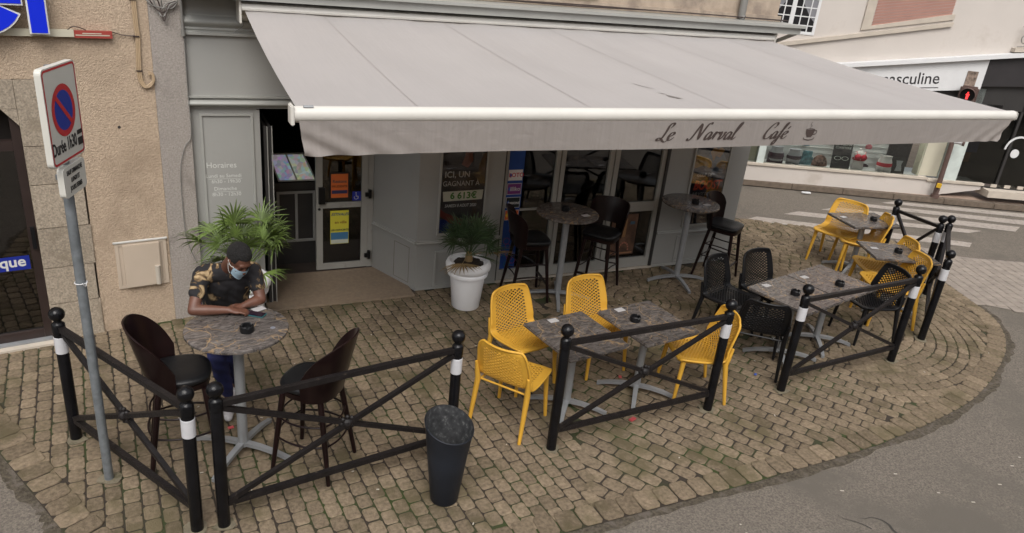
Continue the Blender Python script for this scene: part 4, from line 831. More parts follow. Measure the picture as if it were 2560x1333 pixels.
b = BM(); bmesh.ops.create_uvsphere(b, u_segments=14, v_segments=8, radius=0.17); 
for v in b.verts: v.co.y *= 0.3; v.co.z = abs(v.co.z) * 1.3
obj('floral_garment', b, mk('floral_print', (0.28, 0.16, 0.13), 0.8, var=0.9, scale=22), None, label='dark floral swim top displayed in shop window left of the black placard', cat='garment', smooth='all').matrix_world = Matrix.Translation(shop_pt(1.52, 0.3, 0.42)) @ Matrix.Rotation(R(-22.5), 4, 'Z')
for k, (u, z, c_, lab, w) in enumerate(((1.06, 1.02, red_l, 'red garment hung on shop rack above the dark briefs', 0.24), (1.40, 0.98, flat('pink_cloth', 190, 70, 90), 'pink garment hung on shop rack, left of the plum one', 0.12), (1.64, 0.97, plum, 'plum garment hung on shop rack above the black placard', 0.28), (2.16, 1.0, flat('rust_cloth', 170, 80, 30), 'rust orange garment hung on shop rack above the red bra', 0.22))):
    b = BM(); poly(b, [(-w / 2, 0, 0.02), (-w / 4, 0, -0.03), (0, 0, 0.03), (w / 4, 0, -0.03), (w / 2, 0, 0.02), (w / 2, 0, 0.14), (w / 4, 0, 0.1), (0, 0, 0.12), (-w / 4, 0, 0.1), (-w / 2, 0, 0.14)], (0, 0.05, 0))
    o = obj('hanging_garment', b, c_, None, label=lab, cat='garment', group='garments hung in the shop window'); o.matrix_world = Matrix.Translation(shop_pt(u, 0.4, z)) @ Matrix.Rotation(R(-22.5), 4, 'Z')
for k, (u, z, w, h, c_, lab) in enumerate(((2.52, 0.42, 0.16, 0.06, plum, 'plum folded garment lying between the red bra and red briefs'), (0.45, 0.42, 0.10, 0.10, flat('tag_white', 215, 212, 205), 'white price card at left end of the shop window'),
                                    (0.82, 1.08, 0.16, 0.12, flat('black_lace', 40, 34, 40), 'black garment hung on shop rack, leftmost of the row'), (2.98, 1.02, 0.18, 0.16, flat('ivory_cloth', 205, 196, 184), 'ivory garment hung on shop rack beside the spotted curtain'),
                                    (1.24, 0.74, 0.14, 0.12, flat('sky_cloth', 120, 150, 170), 'pale blue garment pinned to the slatted wall'), (2.5, 0.78, 0.12, 0.10, flat('rose_cloth', 190, 110, 120), 'rose garment pinned to the slatted wall'))):
    b = BM(); bx(b, -w / 2, w / 2, 0, 0.05, 0.02, h, 0.012); bx(b, -w / 5, w / 5, 0.005, 0.04, h + 0.002, h + 0.02)
    o = obj('folded_garment', b, c_, None, label=lab, cat='garment'); o.matrix_world = Matrix.Translation(shop_pt(u, 0.42, z)) @ Matrix.Rotation(R(-22.5), 4, 'Z')
# pedestrian light
pl_ = thing('pedestrian_light', 'brown pedestrian traffic light pole with red figure lit', 'traffic light', (13.60, 1.58, 0.095), R(-60))
b = BM(); tube(b, [(0, 0, 0), (0, 0, 0.5), (-0.02, 0, 2.15)], [0.055, 0.045, 0.04], 12); obj('pole', b, brown_pole, pl_, smooth=True)
b = BM(); tube(b, [(0, 0, 0.0), (0, 0, 0.06)], 0.08, 12); obj('base', b, brown_pole, pl_, smooth=True)
b = BM(); bx(b, -0.02, 0.06, -0.10, -0.04, 0.22, 0.30); obj('yellow_box', b, flat('box_yellow', 200, 160, 40), pl_)
b = BM(); bx(b, -0.15, 0.15, -0.20, -0.05, 1.82, 2.16, 0.03); hd = obj('lamp_housing', b, brown_pole, pl_)
b = BM(); N_ = 14
for i in range(N_):
    a0, a1 = math.pi * i / N_, math.pi * (i + 1) / N_; poly(b, [(0.13 * math.cos(a), y, 2.0 + 0.13 * math.sin(a)) for a, y in ((a0, -0.20), (a1, -0.20), (a1, -0.34), (a0, -0.34))], (0, 0, 0.004))
obj('lamp_hood', b, brown_pole, hd); b = BM(); arc(b, 0, 2.0, 0.12, 0.0, 0, 360, -0.205, -0.201, 20); obj('lamp_lens', b, black_pl, hd)
b = BM(); bx(b, -0.02, 0.02, -0.212, -0.206, 1.93, 2.03); bx(b, -0.03, 0.03, -0.212, -0.206, 2.0, 2.02); bx(b, -0.012, 0.012, -0.212, -0.206, 2.035, 2.06); obj('red_figure', b, emit('red_light', (1, 0.05, 0.05), 0.9), hd)
b = BM(); tube(b, [(0.02, 0, 1.12), (0.13, 0.02, 1.12), (0.16, 0.02, 1.12)], [0.045, 0.045, 0.055], 12); obj('push_button', b, shop_white, pl_, smooth=True)
b = BM(); tube(b, [(0.16, 0.02, 1.12), (0.20, 0.02, 1.12)], 0.06, 12); obj('push_button_head', b, brown_pole, pl_, smooth=True)

# ------------------------------------------------------------------ unseen row of houses added behind the viewpoint to shade under the awning
op = thing('added_row_house', 'added beige row of houses, unseen behind the viewpoint, shading the cafe terrace', 'building', (2, -15, 0), R(183))
b = BM(); bx(b, -24, 20, 0, 6, -0.1, 6.2); obj('wall', b, render_beige, op)
for i in range(12):
    for z in (1.0, 4.2):
        b = BM(); bx(b, -22 + i * 3.4, -20.8 + i * 3.4, -0.01, 0.02, z, z + 1.5); obj('window', b, inner_dark, op)
b = BM(); poly(b, [(-24, -0.4, 6.2), (20, -0.4, 6.2), (20, 3, 8), (-24, 3, 8)], (0, 0, 0.2)); obj('roof', b, kerb_mat, op)
# ------------------------------------------------------------------ terrace furniture builders
def make_chair(name, label, matl, loc, rz, group):
    t = thing(name, label, 'chair', loc, rz, group)
    prof = [(0.245, .450, .205), (0.238, .458, .232), (0.18, .455, .248), (0.08, .445, .254), (-0.02, .438, .256), (-0.10, .438, .256), (-0.16, .448, .255), (-0.20, .475, .253), (-0.225, .52, .250), (-0.245, .58, .245), (-0.265, .65, .238), (-0.287, .72, .229), (-0.306, .78, .217), (-0.316, .82, .198), (-0.319, .838, .172)]
    P = cat_rom([(y, z, w) for y, z, w in prof], 4); nv = len(P) - 1; nu = 20
    dcum = [0]
    for i in range(nv): dcum.append(dcum[-1] + math.hypot(P[i + 1].x - P[i].x, P[i + 1].y - P[i].y))
    tot = dcum[-1]; NV = 52
    def S_(i, j):
        d = tot * j / NV; k = max(q for q in range(nv + 1) if dcum[q] <= d + 1e-9); k = min(k, nv - 1)
        f = (d - dcum[k]) / (dcum[k + 1] - dcum[k]); y, z, w = [P[k][c] * (1 - f) + P[k + 1][c] * f for c in range(3)]
        s = (i / nu) * 2 - 1; back = min(1, max(0, (d / tot - 0.5) / 0.15)); seat = 1 - back
        return Vector((s * w, y + back * 0.045 * s * s, z + seat * 0.018 * s * s - (0.01 * abs(s) ** 6 if j < 2 else 0)))
    b = BM(); G_ = [[b.verts.new(S_(i, j)) for i in range(nu + 1)] for j in range(NV + 1)]
    E_ = 2
    for j in range(NV):
        for i in range(nu):
            if i < E_ or i >= nu - E_ or j < E_ or j >= NV - E_: b.faces.new((G_[j][i], G_[j][i + 1], G_[j + 1][i + 1], G_[j + 1][i]))
    for j in range(E_, NV - E_ + 1):
        for i in range(E_, nu - E_ + 1):
            if (i + j) % 2 == 0: continue
            c = [(i - 1, j), (i, j - 1), (i + 1, j), (i, j + 1)]
            ins = [E_ <= a <= nu - E_ and E_ <= q <= NV - E_ for a, q in c]
            if all(ins):
                cc = sum((G_[q][a].co for a, q in c), Vector()) / 4
                inn = [b.verts.new(cc + (G_[q][a].co - cc) * 0.71) for a, q in c]
                for k in range(4): b.faces.new((G_[c[k][1]][c[k][0]], G_[c[(k + 1) % 4][1]][c[(k + 1) % 4][0]], inn[(k + 1) % 4], inn[k]))
            else:
                ok_ = [G_[q][a] for (a, q), s in zip(c, ins) if s]
                if len(ok_) == 3:
                    # half diamond against the solid rim: include the rim midpoint
                    b.faces.new([ok_[0], ok_[1], ok_[2]]) if G_[j][i] not in ok_ else None
    bmesh.ops.remove_doubles(b, verts=b.verts, dist=1e-5)
    bmesh.ops.recalc_face_normals(b, faces=b.faces)
    b.normal_update(); F_ = list(b.faces); V_ = list(b.verts); BE = [e for e in b.edges if len(e.link_faces) == 1]
    low = {v: b.verts.new(v.co - v.normal * 0.009) for v in V_}
    for f in F_: b.faces.new([low[v] for v in reversed(f.verts)])
    for e in BE: a_, c_ = e.verts; b.faces.new((a_, low[a_], low[c_], c_))
    obj('perforated_shell', b, matl, t, smooth=50)
    b = BM(); rim = [S_(0, j) for j in range(0, NV + 1)] + [S_(i, NV) for i in range(1, nu + 1)] + [S_(nu, j) for j in range(NV - 1, -1, -1)] + [S_(i, 0) for i in range(nu - 1, -1, -1)]
    tube(b, rim[::1], 0.012, 6); obj('rim', b, matl, t, smooth='all')
    for sx in (-1, 1):
        b = BM(); tube(b, [(sx * 0.21, 0.20, 0.445), (sx * 0.235, 0.235, 0)], [0.024, 0.015], 10); obj('leg', b, matl, t, smooth=40)
        b = BM(); tube(b, [(sx * 0.244, -0.235, 0.60), (sx * 0.240, -0.215, 0.50), (sx * 0.235, -0.20, 0.43), (sx * 0.245, -0.275, 0)], [0.012, 0.022, 0.026, 0.015], 10); obj('leg', b, matl, t, smooth=40)
    b = BM(); tube(b, [(-0.195, 0.19, 0.43), (0.195, 0.19, 0.43)], 0.009, 6); tube(b, [(-0.21, -0.19, 0.425), (0.21, -0.19, 0.425)], 0.009, 6)
    for sx in (-1, 1): tube(b, [(sx * 0.2, 0.19, 0.43), (sx * 0.213, -0.19, 0.425)], 0.010, 6)
    obj('seat_frame', b, matl, t, smooth=40)
    return t
def ang(dx, dy): return math.atan2(dy, dx) - math.pi / 2
GY, GB = 'yellow perforated terrace chairs', 'black perforated terrace chairs'
Y0 = make_chair('terrace_chair', 'yellow perforated chair behind the front left square table, left of its twin', yellow_pl, (2.93, -2.08, 0), ang(0.25, -1), GY)
dup(Y0, (3.75, -2.03, 0), ang(0.12, -1), 'yellow perforated chair behind the second square table, nearest the white planter row middle', GY)['label'] = 'yellow perforated chair with its back to the round bar table stools'
dup(Y0, (2.56, -2.66, 0), ang(0.80, 0.60), 'yellow perforated chair with its back to the camera beside the bin', GY)
dup(Y0, (4.43, -2.73, 0), ang(-1.0, 0.30), 'yellow perforated chair at right end of the front tables behind the iron post', GY)
dup(Y0, (8.76, -0.40, 0), ang(-0.92, -0.38), 'yellow perforated chair farthest away, nearest the zebra crossing', GY).scale = (1.08, 1.08, 1.03)
dup(Y0, (8.80, -0.74, 0), ang(-0.80, 0.60), 'yellow perforated chair between the two far small tables', GY).scale = (1.08, 1.08, 1.03)
dup(Y0, (8.22, -1.60, 0), ang(-0.88, 0.47), 'yellow perforated chair tucked under the near one of the far tables', GY).scale = (1.08, 1.08, 1.03)
dup(Y0, (7.87, -2.04, 0), ang(-0.90, 0.43), 'yellow perforated chair next to the rightmost iron post', GY).scale = (1.08, 1.08, 1.03)
K0_ = make_chair('terrace_chair', 'black perforated chair behind the grey double table, left one', black_pl, (5.58, -1.84, 0), ang(0.30, -1), GB)
dup(K0_, (6.17, -1.80, 0), ang(0.10, -1), 'black perforated chair behind the grey double table, right one', GB)
dup(K0_, (5.42, -2.50, 0), ang(0.70, 0.80), 'black perforated chair with its back to the camera by the middle iron posts', GB)
dup(K0_, (7.22, -2.31, 0), ang(-0.97, 0.20), 'black perforated chair at right end of the grey double table', GB)

def cross_base(t, h, span, r_=0.03):
    b = BM(); tube(b, [(0, 0, 0.05), (0, 0, h)], r_, 16); obj('column', b, silver, t, smooth=40)
    b = BM(); tube(b, [(0, 0, h - 0.02), (0, 0, h)], 0.09, 16); bx(b, -0.16, 0.16, -0.02, 0.02, h - 0.012, h - 0.001); obj('top_plate', b, silver, t)
    for k in range(4):
        a = k * math.pi / 2 + math.pi / 4; c, s = math.cos(a), math.sin(a); b = BM()
        P_ = [(0.02, 0.075), (span * 0.35, 0.07), (span * 0.7, 0.05), (span, 0.018)]
        pts = [Vector((x * c, x * s, z)) for x, z in P_]; rr = [0.030, 0.027, 0.024, 0.021]; rings_ = []
        for p, w in zip(pts, rr):
            nrm = Vector((-s, c, 0)) * w * 0.8; rings_.append([b.verts.new(q) for q in (p - nrm + Vector((0, 0, 0.014)), p + nrm + Vector((0, 0, 0.014)), p + nrm - Vector((0, 0, 0.016)), p - nrm - Vector((0, 0, 0.016)))])
        for A, B_ in zip(rings_, rings_[1:]):
            for q in range(4): b.faces.new((A[q], A[(q + 1) % 4], B_[(q + 1) % 4], B_[q]))
        b.faces.new(rings_[0]); b.faces.new(rings_[-1][::-1]); obj('foot', b, silver, t)
        b2 = BM(); tube(b2, [(span * 0.96 * c, span * 0.96 * s, 0.0), (span * 0.96 * c, span * 0.96 * s, 0.012)], 0.016, 8); obj('glide', b2, silver, t)
def bar_table(loc, rz, lab):
    t = thing('bar_table', lab, 'table', loc, rz, 'round bar tables')
    b = BM(); lathe(b, [(0.0, 1.048), (0.345, 1.048), (0.356, 1.054), (0.358, 1.064), (0.356, 1.073), (0.348, 1.077), (0.0, 1.077)], 64, cap=False); bmesh.ops.remove_doubles(b, verts=b.verts, dist=0.001); obj('tabletop', b, marble, t, smooth=40)
    cross_base(t, 1.047, 0.40, 0.038); return t
t1 = bar_table((0.392, -2.45, 0), R(8), 'round marbled bar table with phone at which the man leans')
dup(t1, (4.132, -0.555, 0), R(20), 'round marbled bar table in front of the cafe windows'); dup(t1, (5.93, -0.47, 0), R(35), 'round marbled bar table by the right pillar with the BOOST poster')
def sq_table(loc, rz, lab):
    t = thing('square_table', lab, 'table', loc, rz, 'square marbled tables')
    b = BM(); bx(b, -0.325, 0.325, -0.35, 0.35, 0.72, 0.75, 0.008); obj('tabletop', b, marble, t, smooth=30)
    cross_base(t, 0.719, 0.37, 0.035); return t
s1 = sq_table((3.13, -2.645, 0), R(8), 'square marbled table at left in the front row between yellow chairs')
for p, rz, lab in (((3.91, -2.60, 0), 8, 'square marbled table second in the front row, ashtray at its middle'), ((5.86, -2.45, 0), 13, 'square grey marbled table nearer the black chair with its back to camera'), ((6.545, -2.29, 0), 13, 'square grey marbled table pushed against its twin, right side'),
                   ((8.86, -0.70, 0), -9, 'small square table farthest away by the crossing'), ((8.22, -1.77, 0), -25, 'small square table among four yellow chairs near the corner posts')):
    q_ = dup(s1, p, R(rz), lab)
    if 'grey' in lab: q_.scale = (1.075, 1.03, 1)
    if 'small' in lab: q_.scale = (1.25, 0.85, 1)

def make_stool(name, label, loc, rz, kind, group):
    t = thing(name, label, 'bar stool', loc, rz, group); rnd = kind == 'round'
    b = BM()
    def sq(r_, a, p=2.6 if rnd else 4.5): c, s = math.cos(a), math.sin(a); k = (abs(c) ** p + abs(s) ** p) ** (-1 / p); return Vector((r_ * k * c, r_ * k * s, 0))
    prof = [(0.0, 0.705), (0.19, 0.705), (0.205, 0.715), (0.21, 0.735), (0.20, 0.752), (0.17, 0.760), (0.08, 0.757), (0.0, 0.755)]
    rg = []
    for r_, z in prof: rg.append([b.verts.new(sq(max(r_, 0.001), k * math.pi / 20) + Vector((0, 0, z))) for k in range(40)])
    for A, B_ in zip(rg, rg[1:]):
        for k in range(40): b.faces.new((A[k], A[(k + 1) % 40], B_[(k + 1) % 40], B_[k]))
    obj('seat', b, leather, t, smooth=60)
    b = BM(); rg = []
    for r_, z in ((0.0, 0.65), (0.175, 0.65), (0.195, 0.66), (0.20, 0.704), (0.0, 0.704)): rg.append([b.verts.new(sq(max(r_, 0.001), k * math.pi / 20) + Vector((0, 0, z))) for k in range(40)])
    for A, B_ in zip(rg, rg[1:]):
        for k in range(40): b.faces.new((A[k], A[(k + 1) % 40], B_[(k + 1) % 40], B_[k]))
    obj('seat_frame', b, wood_dark, t, smooth=40)
    # curved plywood back, centred on local -y
    b = BM(); NA, NZ = 32, 12; span = 82 if rnd else 62; top0 = 1.165 if rnd else 1.10
    def bp(i, j, o_):
        s = i / NA * 2 - 1; a = R(-90 + s * span); zt = top0 - (0.33 if rnd else 0.05) * abs(s) ** 2.6 - (0.0 if rnd else 0.10 * abs(s) ** 8); zb = 0.665 if rnd else (0.67 if abs(s) > 0.36 else 0.80)
        z = zb + (zt - zb) * j / NZ; lean = 0.10 * (z - 0.7) / 0.4
        r_ = 0.212 + o_ + (lean if rnd else lean * 0.9) * (1 - 0.45 * abs(s)); pz = sq(1, a, 2.6 if rnd else 3.0)
        return Vector((pz.x * r_, pz.y * r_, z))
    I = [[b.verts.new(bp(i, j, 0.0)) for i in range(NA + 1)] for j in range(NZ + 1)]; O_ = [[b.verts.new(bp(i, j, 0.012)) for i in range(NA + 1)] for j in range(NZ + 1)]
    for j in range(NZ):
        for i in range(NA):
            b.faces.new((I[j][i], I[j][i + 1], I[j + 1][i + 1], I[j + 1][i])); b.faces.new((O_[j][i], O_[j + 1][i], O_[j + 1][i + 1], O_[j][i + 1]))
    for i in range(NA): b.faces.new((I[0][i], O_[0][i], O_[0][i + 1], I[0][i + 1])); b.faces.new((I[NZ][i], I[NZ][i + 1], O_[NZ][i + 1], O_[NZ][i]))
    for j in range(NZ): b.faces.new((I[j][0], I[j + 1][0], O_[j + 1][0], O_[j][0])); b.faces.new((I[j][NA], O_[j][NA], O_[j + 1][NA], I[j + 1][NA]))
    obj('backrest', b, wood_dark, t, smooth=45)
    tops = {}; 
    for sx in (-1, 1):
        for sy in (-1, 1):
            ft = Vector((sx * 0.215, sy * 0.215 - (0.03 if sy < 0 else 0), 0)); tp = Vector((sx * 0.15, sy * 0.15, 0.66)); tops[(sx, sy)] = (tp, ft)
            b = BM(); tube(b, [tp, tp * 0.5 + ft * 0.5, ft], [0.023, 0.021, 0.016], 10); obj('leg', b, wood_dark, t, smooth=40)
    def at(k, z): tp, ft = tops[k]; f = (0.66 - z) / 0.66; return tp + (ft - tp) * f
    for z in (0.46, 0.30):
        b = BM(); seq = [(-1, 1), (1, 1), (1, -1), (-1, -1)]; pts = []
        for q in range(4):
            a, c = at(seq[q], z), at(seq[(q + 1) % 4], z); mid = (a + c) / 2; outw = Vector((mid.x, mid.y, 0)).normalized() * (0.045 if rnd else -0.03)
            if not rnd and q == 0: continue
            tube(b, cat_rom([a, a * .75 + c * .25 + outw * .75, mid + outw, a * .25 + c * .75 + outw * .75, c], 4), 0.008, 6)
        obj('footrest', b, wood_dark, t, smooth='all')
    if not rnd: b = BM(); tube(b, [at((-1, 1), 0.22), at((1, 1), 0.22)], 0.016, 4, sq=True); obj('front_rung', b, wood_dark, t)
    return t
GS = 'dark bar stools'
make_stool('bar_stool', 'dark bar stool with rounded tub back, left of the round table', (0.0, -2.37, 0), ang(1, -0.02), 'round', GS)
make_stool('bar_stool', 'dark bar stool with rounded tub back, right of the round table', (0.865, -2.73, 0), ang(-0.75, 0.62), 'round', GS)
q = make_stool('bar_stool', 'dark bar stool in front of the blue betting banner', (3.77, -0.42, 0), ang(1, -0.15), 'square', GS)
dup(q, (4.74, -0.40, 0), ang(-0.80, -0.62), 'dark bar stool with open backrest before the middle window'); dup(q, (6.58, -0.46, 0), ang(0.50, -0.86), 'dark bar stool with open backrest below the BOOST poster')

# ashtrays and cards
def ash(loc, lab, r_=0.045):
    b = BM(); lathe(b, [(0.0, 0.0), (r_, 0), (r_ * 1.04, 0.012), (r_ * 1.02, 0.046), (r_ * 0.9, 0.052), (r_ * 0.78, 0.048), (r_ * 0.72, 0.02), (0, 0.018)], 24, cap=False)
    for k in range(3):
        a = k * 2.094 + 0.5
        for v in b.verts:
            if v.co.z > 0.044 and abs((math.atan2(v.co.y, v.co.x) - a + math.pi) % (2 * math.pi) - math.pi) < 0.2: v.co.z -= 0.012
    o = obj('ashtray', b, black_pl, None, smooth=40, label=lab, cat='ashtray', group='black ashtrays on the tables'); o.location = loc; return o
for p, lab in (((0.452, -2.53, 1.078), 'black ashtray on the round table beside the phone'), ((4.123, -0.51, 1.078), 'black ashtray on the round table before the cafe windows'), ((5.95, -0.53, 1.078), 'black ashtray on the round table by the right pillar'),
               ((3.793, -2.56, 0.751), 'black ashtray in middle of the second front table'), ((3.06, -2.60, 0.751), 'black ashtray hidden behind the iron post ball on left table'), ((5.83, -2.47, 0.751), 'black ashtray on the double table beside the iron post ball'),
               ((6.54, -2.40, 0.751), 'black ashtray on right half of the double table'), ((8.95, -0.76, 0.751), 'black ashtray on the farthest small table'), ((8.20, -1.79, 0.751), 'black ashtray on the small table with four yellow chairs')): ash(p, lab, 0.048)
card_m = mk('white_card', (0.42, 0.41, 0.41), 0.4, var=0.03)
for (x, y, z), rz, lab in (((0.574, -2.20, 1.0785), 25, 'white menu card by the phone on the round table'), ((4.28, -0.71, 1.0785), 8, 'white menu card on the round table before the cafe windows'), ((6.07, -0.61, 1.0785), 8, 'white menu card on the round table by the right pillar'),
                        ((3.775, -2.33, 0.7515), 8, 'white menu card on the second front table'), ((3.047, -2.37, 0.7515), 8, 'white menu card on the left front table'), ((5.68, -2.21, 0.7515), 8, 'white menu card on left half of the double table'),
                        ((6.30, -2.13, 0.7515), 8, 'white menu card on right half of the double table'), ((8.00, -1.60, 0.7515), -20, 'white menu card on the small table with four yellow chairs'), ((8.60, -0.55, 0.7515), 8, 'white menu card on the farthest small table')):
    b = BM(); bx(b, -0.046, 0.046, -0.032, 0.032, 0, 0.0018)
    o = obj('menu_card', b, card_m, None, label=lab, cat='menu card', group='white menu cards on the tables'); o.location = (x, y, z); o.rotation_euler = (0, 0, R(rz))
ph = thing('phone', 'dark smartphone lying by the man\'s hand on the round table', 'phone', (0.535, -2.285, 1.078), R(-35))
b = BM(); bx(b, -0.078, 0.078, -0.037, 0.037, 0, 0.009, 0.003); obj('case', b, flat('teal_case', 40, 92, 96), ph); b = BM(); bx(b, -0.073, 0.073, -0.033, 0.033, 0.0095, 0.0105); obj('screen', b, mk('phone_screen', (0.012, 0.008, 0.018), 0.12), ph)
b = BM(); lathe(b, [(0, 0), (0.018, 0), (0.018, 0.001), (0, 0.001)], 16, cap=False); o = obj('table_badge', b, mk('badge_grey', (0.16, 0.17, 0.2), 0.4), None, label='small round grey sticker on the round table near its right edge', cat='sticker'); o.location = (0.63, -2.52, 1.0775)

# ------------------------------------------------------------------ barriers
BH = 1.0
def barrier(lab, A, B_, bandA=True, bandB=True, hA=1.0, hB=1.0, rails=True):
    A, B_ = Vector((*A, 0)), Vector((*B_, 0)); c = (A + B_) / 2; d = B_ - A; L = d.length
    t = thing('street_barrier', lab, 'barrier', c, math.atan2(d.y, d.x), 'black iron street barriers')
    for sx, bd, h in ((-1, bandA, hA), (1, bandB, hB)):
        b = BM(); R0 = 0.041
        lathe(b, [(R0, -0.02), (R0, 0.90 * h), (0.036, 0.915 * h)], 20, (sx * L / 2, 0, 0)); lathe(b, [(R0 + .003, 0.917 * h), (R0 + .003, 0.985 * h), (0.034, 0.998 * h), (0.020, 1.008 * h), (0.020, 1.02 * h)], 20, (sx * L / 2, 0, 0)); 
        p = obj('post', b, black_iron, t, smooth=40)
        b = BM(); bmesh.ops.create_uvsphere(b, u_segments=20, v_segments=14, radius=0.053, matrix=Matrix.Translation((sx * L / 2, 0, 1.063 * h))); obj('ball', b, black_iron, p, smooth='all')
        b = BM(); fq = [(random.uniform(0.05, 0.10), k * math.pi / 6) for k in range(12)]; poly(b, [(sx * L / 2 + r_ * math.cos(a), r_ * math.sin(a), 0.0) for r_, a in fq], (0, 0, 0.005)); obj('footing', b, mortar, p)
        if bd: b = BM(); lathe(b, [(R0 + .0005, 0.755 * h), (R0 + .0025, 0.757 * h), (R0 + .0025, 0.885 * h), (R0 + .0005, 0.887 * h)], 20, (sx * L / 2, 0, 0)); obj('reflective_band', b, band_white, p, smooth=40)
    if rails:
        x0, x1 = -L / 2 + 0.038, L / 2 - 0.038; za, zb = 0.955 * hA, 0.955 * hB
        for nm, pts in (('top_rail', ((x0, 0, za), (x1, 0, zb))), ('bottom_rail', ((x0, 0, 0.18), (x1, 0, 0.18)))):
            b = BM(); tube(b, pts, 0.028, 4, sq=True); obj(nm, b, rail_iron, t)
        for pts in (((x0, 0.006, za - 0.04), (x1, 0.006, 0.20)), ((x0, -0.006, 0.20), (x1, -0.006, zb - 0.04))):
            b = BM(); tube(b, pts, 0.023, 4, sq=True); obj('cross_bar', b, rail_iron, t)
        b = BM(); bmesh.ops.create_icosphere(b, subdivisions=2, radius=0.042)
        for k in range(8):
            a = k * math.pi / 4; bmesh.ops.create_icosphere(b, subdivisions=1, radius=0.020, matrix=Matrix.Translation((0.046 * math.cos(a), 0, 0.046 * math.sin(a))))
        o = obj('rosette', b, rail_iron, t); o.location = (0, 0, (za - 0.04 + 0.20) / 2)
    return t
barrier('iron cross barrier at far left behind the no parking sign', (-0.765, -1.93), (0.015, -3.215), True, True, 1.0, 1.0)
barrier('iron cross barrier in front of the round table, left of the bin', (0.182, -3.23), (1.90, -2.96), False, True, 1.01, 1.0)
barrier('iron cross barrier in front of the yellow chairs and square tables', (2.72, -3.15), (4.41, -3.06), False, True, 1.04, 1.02)
barrier('iron cross barrier in front of the grey double table', (5.37, -3.0), (7.08, -2.88), True, True, 1.04, 1.03)
barrier('iron cross barrier seen end on at right behind the yellow chairs', (7.93, -2.60), (9.22, -1.66), True, True, 1.02, 1.02)
barrier('iron cross barrier farthest away beside the zebra crossing', (9.08, -1.64), (9.13, -0.92), True, True, 1.02, 1.0)

# ------------------------------------------------------------------ bin
bn = thing('litter_bin', 'dark grey tapered plastic bin standing against the iron barrier', 'bin', (1.68, -3.44, 0), R(20))
b = BM(); n = 40
def brow(z, r_, sl_=0.0): return [b.verts.new((r_ * math.cos(k * 2 * math.pi / n), r_ * math.sin(k * 2 * math.pi / n), z - sl_ * math.sin(k * 2 * math.pi / n) * r_ * -1)) for k in range(n)]
rows = [brow(0.0, 0.095), brow(0.008, 0.102), brow(0.40, 0.145), brow(0.635, 0.172, 0.30), brow(0.650, 0.178, 0.30), brow(0.655, 0.174, 0.30)]
for A, B_ in zip(rows, rows[1:]):
    for k in range(n): b.faces.new((A[k], A[(k + 1) % n], B_[(k + 1) % n], B_[k]))
b.faces.new(rows[0]); obj('shell', b, bin_mat, bn, smooth=50)
b = BM(); rows = [brow(0.654, 0.172, 0.30), brow(0.63, 0.167, 0.28), brow(0.30, 0.125), brow(0.28, 0.001)]
for A, B_ in zip(rows, rows[1:]):
    for k in range(n): b.faces.new((A[k], A[(k + 1) % n], B_[(k + 1) % n], B_[k]))
obj('inner_liner', b, bin_in, bn, smooth=60)

# ------------------------------------------------------------------ no parking sign
sg = thing('no_parking_sign', 'no parking sign on grey galvanised pole in front of beige wall', 'road sign', (-0.526, -2.507, 0), R(72))
b = BM(); tube(b, [(0, 0, 0), (0, 0, 2.90)], 0.030, 20); obj('pole', b, galv, sg, smooth=True)
b = BM(); poly(b, [(r_ * math.cos(a), r_ * math.sin(a), 0.0) for r_, a in [(random.uniform(0.05, 0.09), k * math.pi / 6) for k in range(12)]], (0, 0, 0.006)); obj('footing', b, mortar, sg)
def rr_poly(w, h, r_, y):
    out = []
    for cx_, cz_, a0 in ((w / 2 - r_, h / 2 - r_, 0), (-w / 2 + r_, h / 2 - r_, 90), (-w / 2 + r_, -h / 2 + r_, 180), (w / 2 - r_, -h / 2 + r_, 270)):
        for k in range(5): a = R(a0 + k * 22.5); out.append((cx_ + r_ * math.cos(a), y, cz_ + r_ * math.sin(a)))
    return out
def plate(w, h, zc, nm, par, x=0.0):
    b = BM(); poly(b, [(p[0] + x, p[1], p[2] + zc) for p in rr_poly(w, h, 0.03, -0.075)], (0, 0.035, 0)); return obj(nm, b, sign_white, par)
sp = plate(0.43, 0.555, 2.63, 'sign_panel', sg); sp.location = (0, 0.034, 0)
def arc2(b, cx_, cz_, ro, ri, y, n_=32, half=None):
    for i in range(n_):
        a0, a1 = 2 * math.pi * i / n_, 2 * math.pi * (i + 1) / n_
        poly(b, [(cx_ + r_ * math.cos(a), y, cz_ + r_ * math.sin(a)) for r_, a in ((ri, a0), (ro, a0), (ro, a1), (ri, a1))])
b = BM(); fo = rr_poly(0.415, 0.54, 0.028, -0.0765); fi = rr_poly(0.392, 0.515, 0.02, -0.0765)
for i in range(len(fo)): j = (i + 1) % len(fo); poly(b, [(q[0], q[1], q[2] + 2.63) for q in (fo[i], fo[j], fi[j], fi[i])])
obj('red_border', b, sign_red, sp)
b = BM(); arc2(b, 0, 2.65, 0.150, 0.115, -0.0765); obj('red_ring', b, sign_red, sp)
b = BM(); arc2(b, 0, 2.65, 0.115, 0.0, -0.0765); obj('blue_disc', b, sign_blue, sp)
b = BM(); poly(b, [(-0.095, -0.078, 2.725), (-0.075, -0.078, 2.745), (0.095, -0.078, 2.575), (0.075, -0.078, 2.555)]); obj('red_slash', b, sign_red, sp)
text('sign_lettering', 'Durée 1h30', 0.105, sign_black, (-0.045, -0.0765, 2.42), sp, sx=0.62, bold=0.002)
b = BM(); bx(b, 0.13, 0.195, -0.0785, -0.0765, 2.41, 2.455); bx(b, 0.13, 0.195, -0.0785, -0.0765, 2.475, 2.50); obj('disc_symbol', b, sign_black, sp)
sq_ = plate(0.30, 0.185, 2.235, 'sub_panel', sg, 0.03); sq_.location = (0, 0.034, 0)
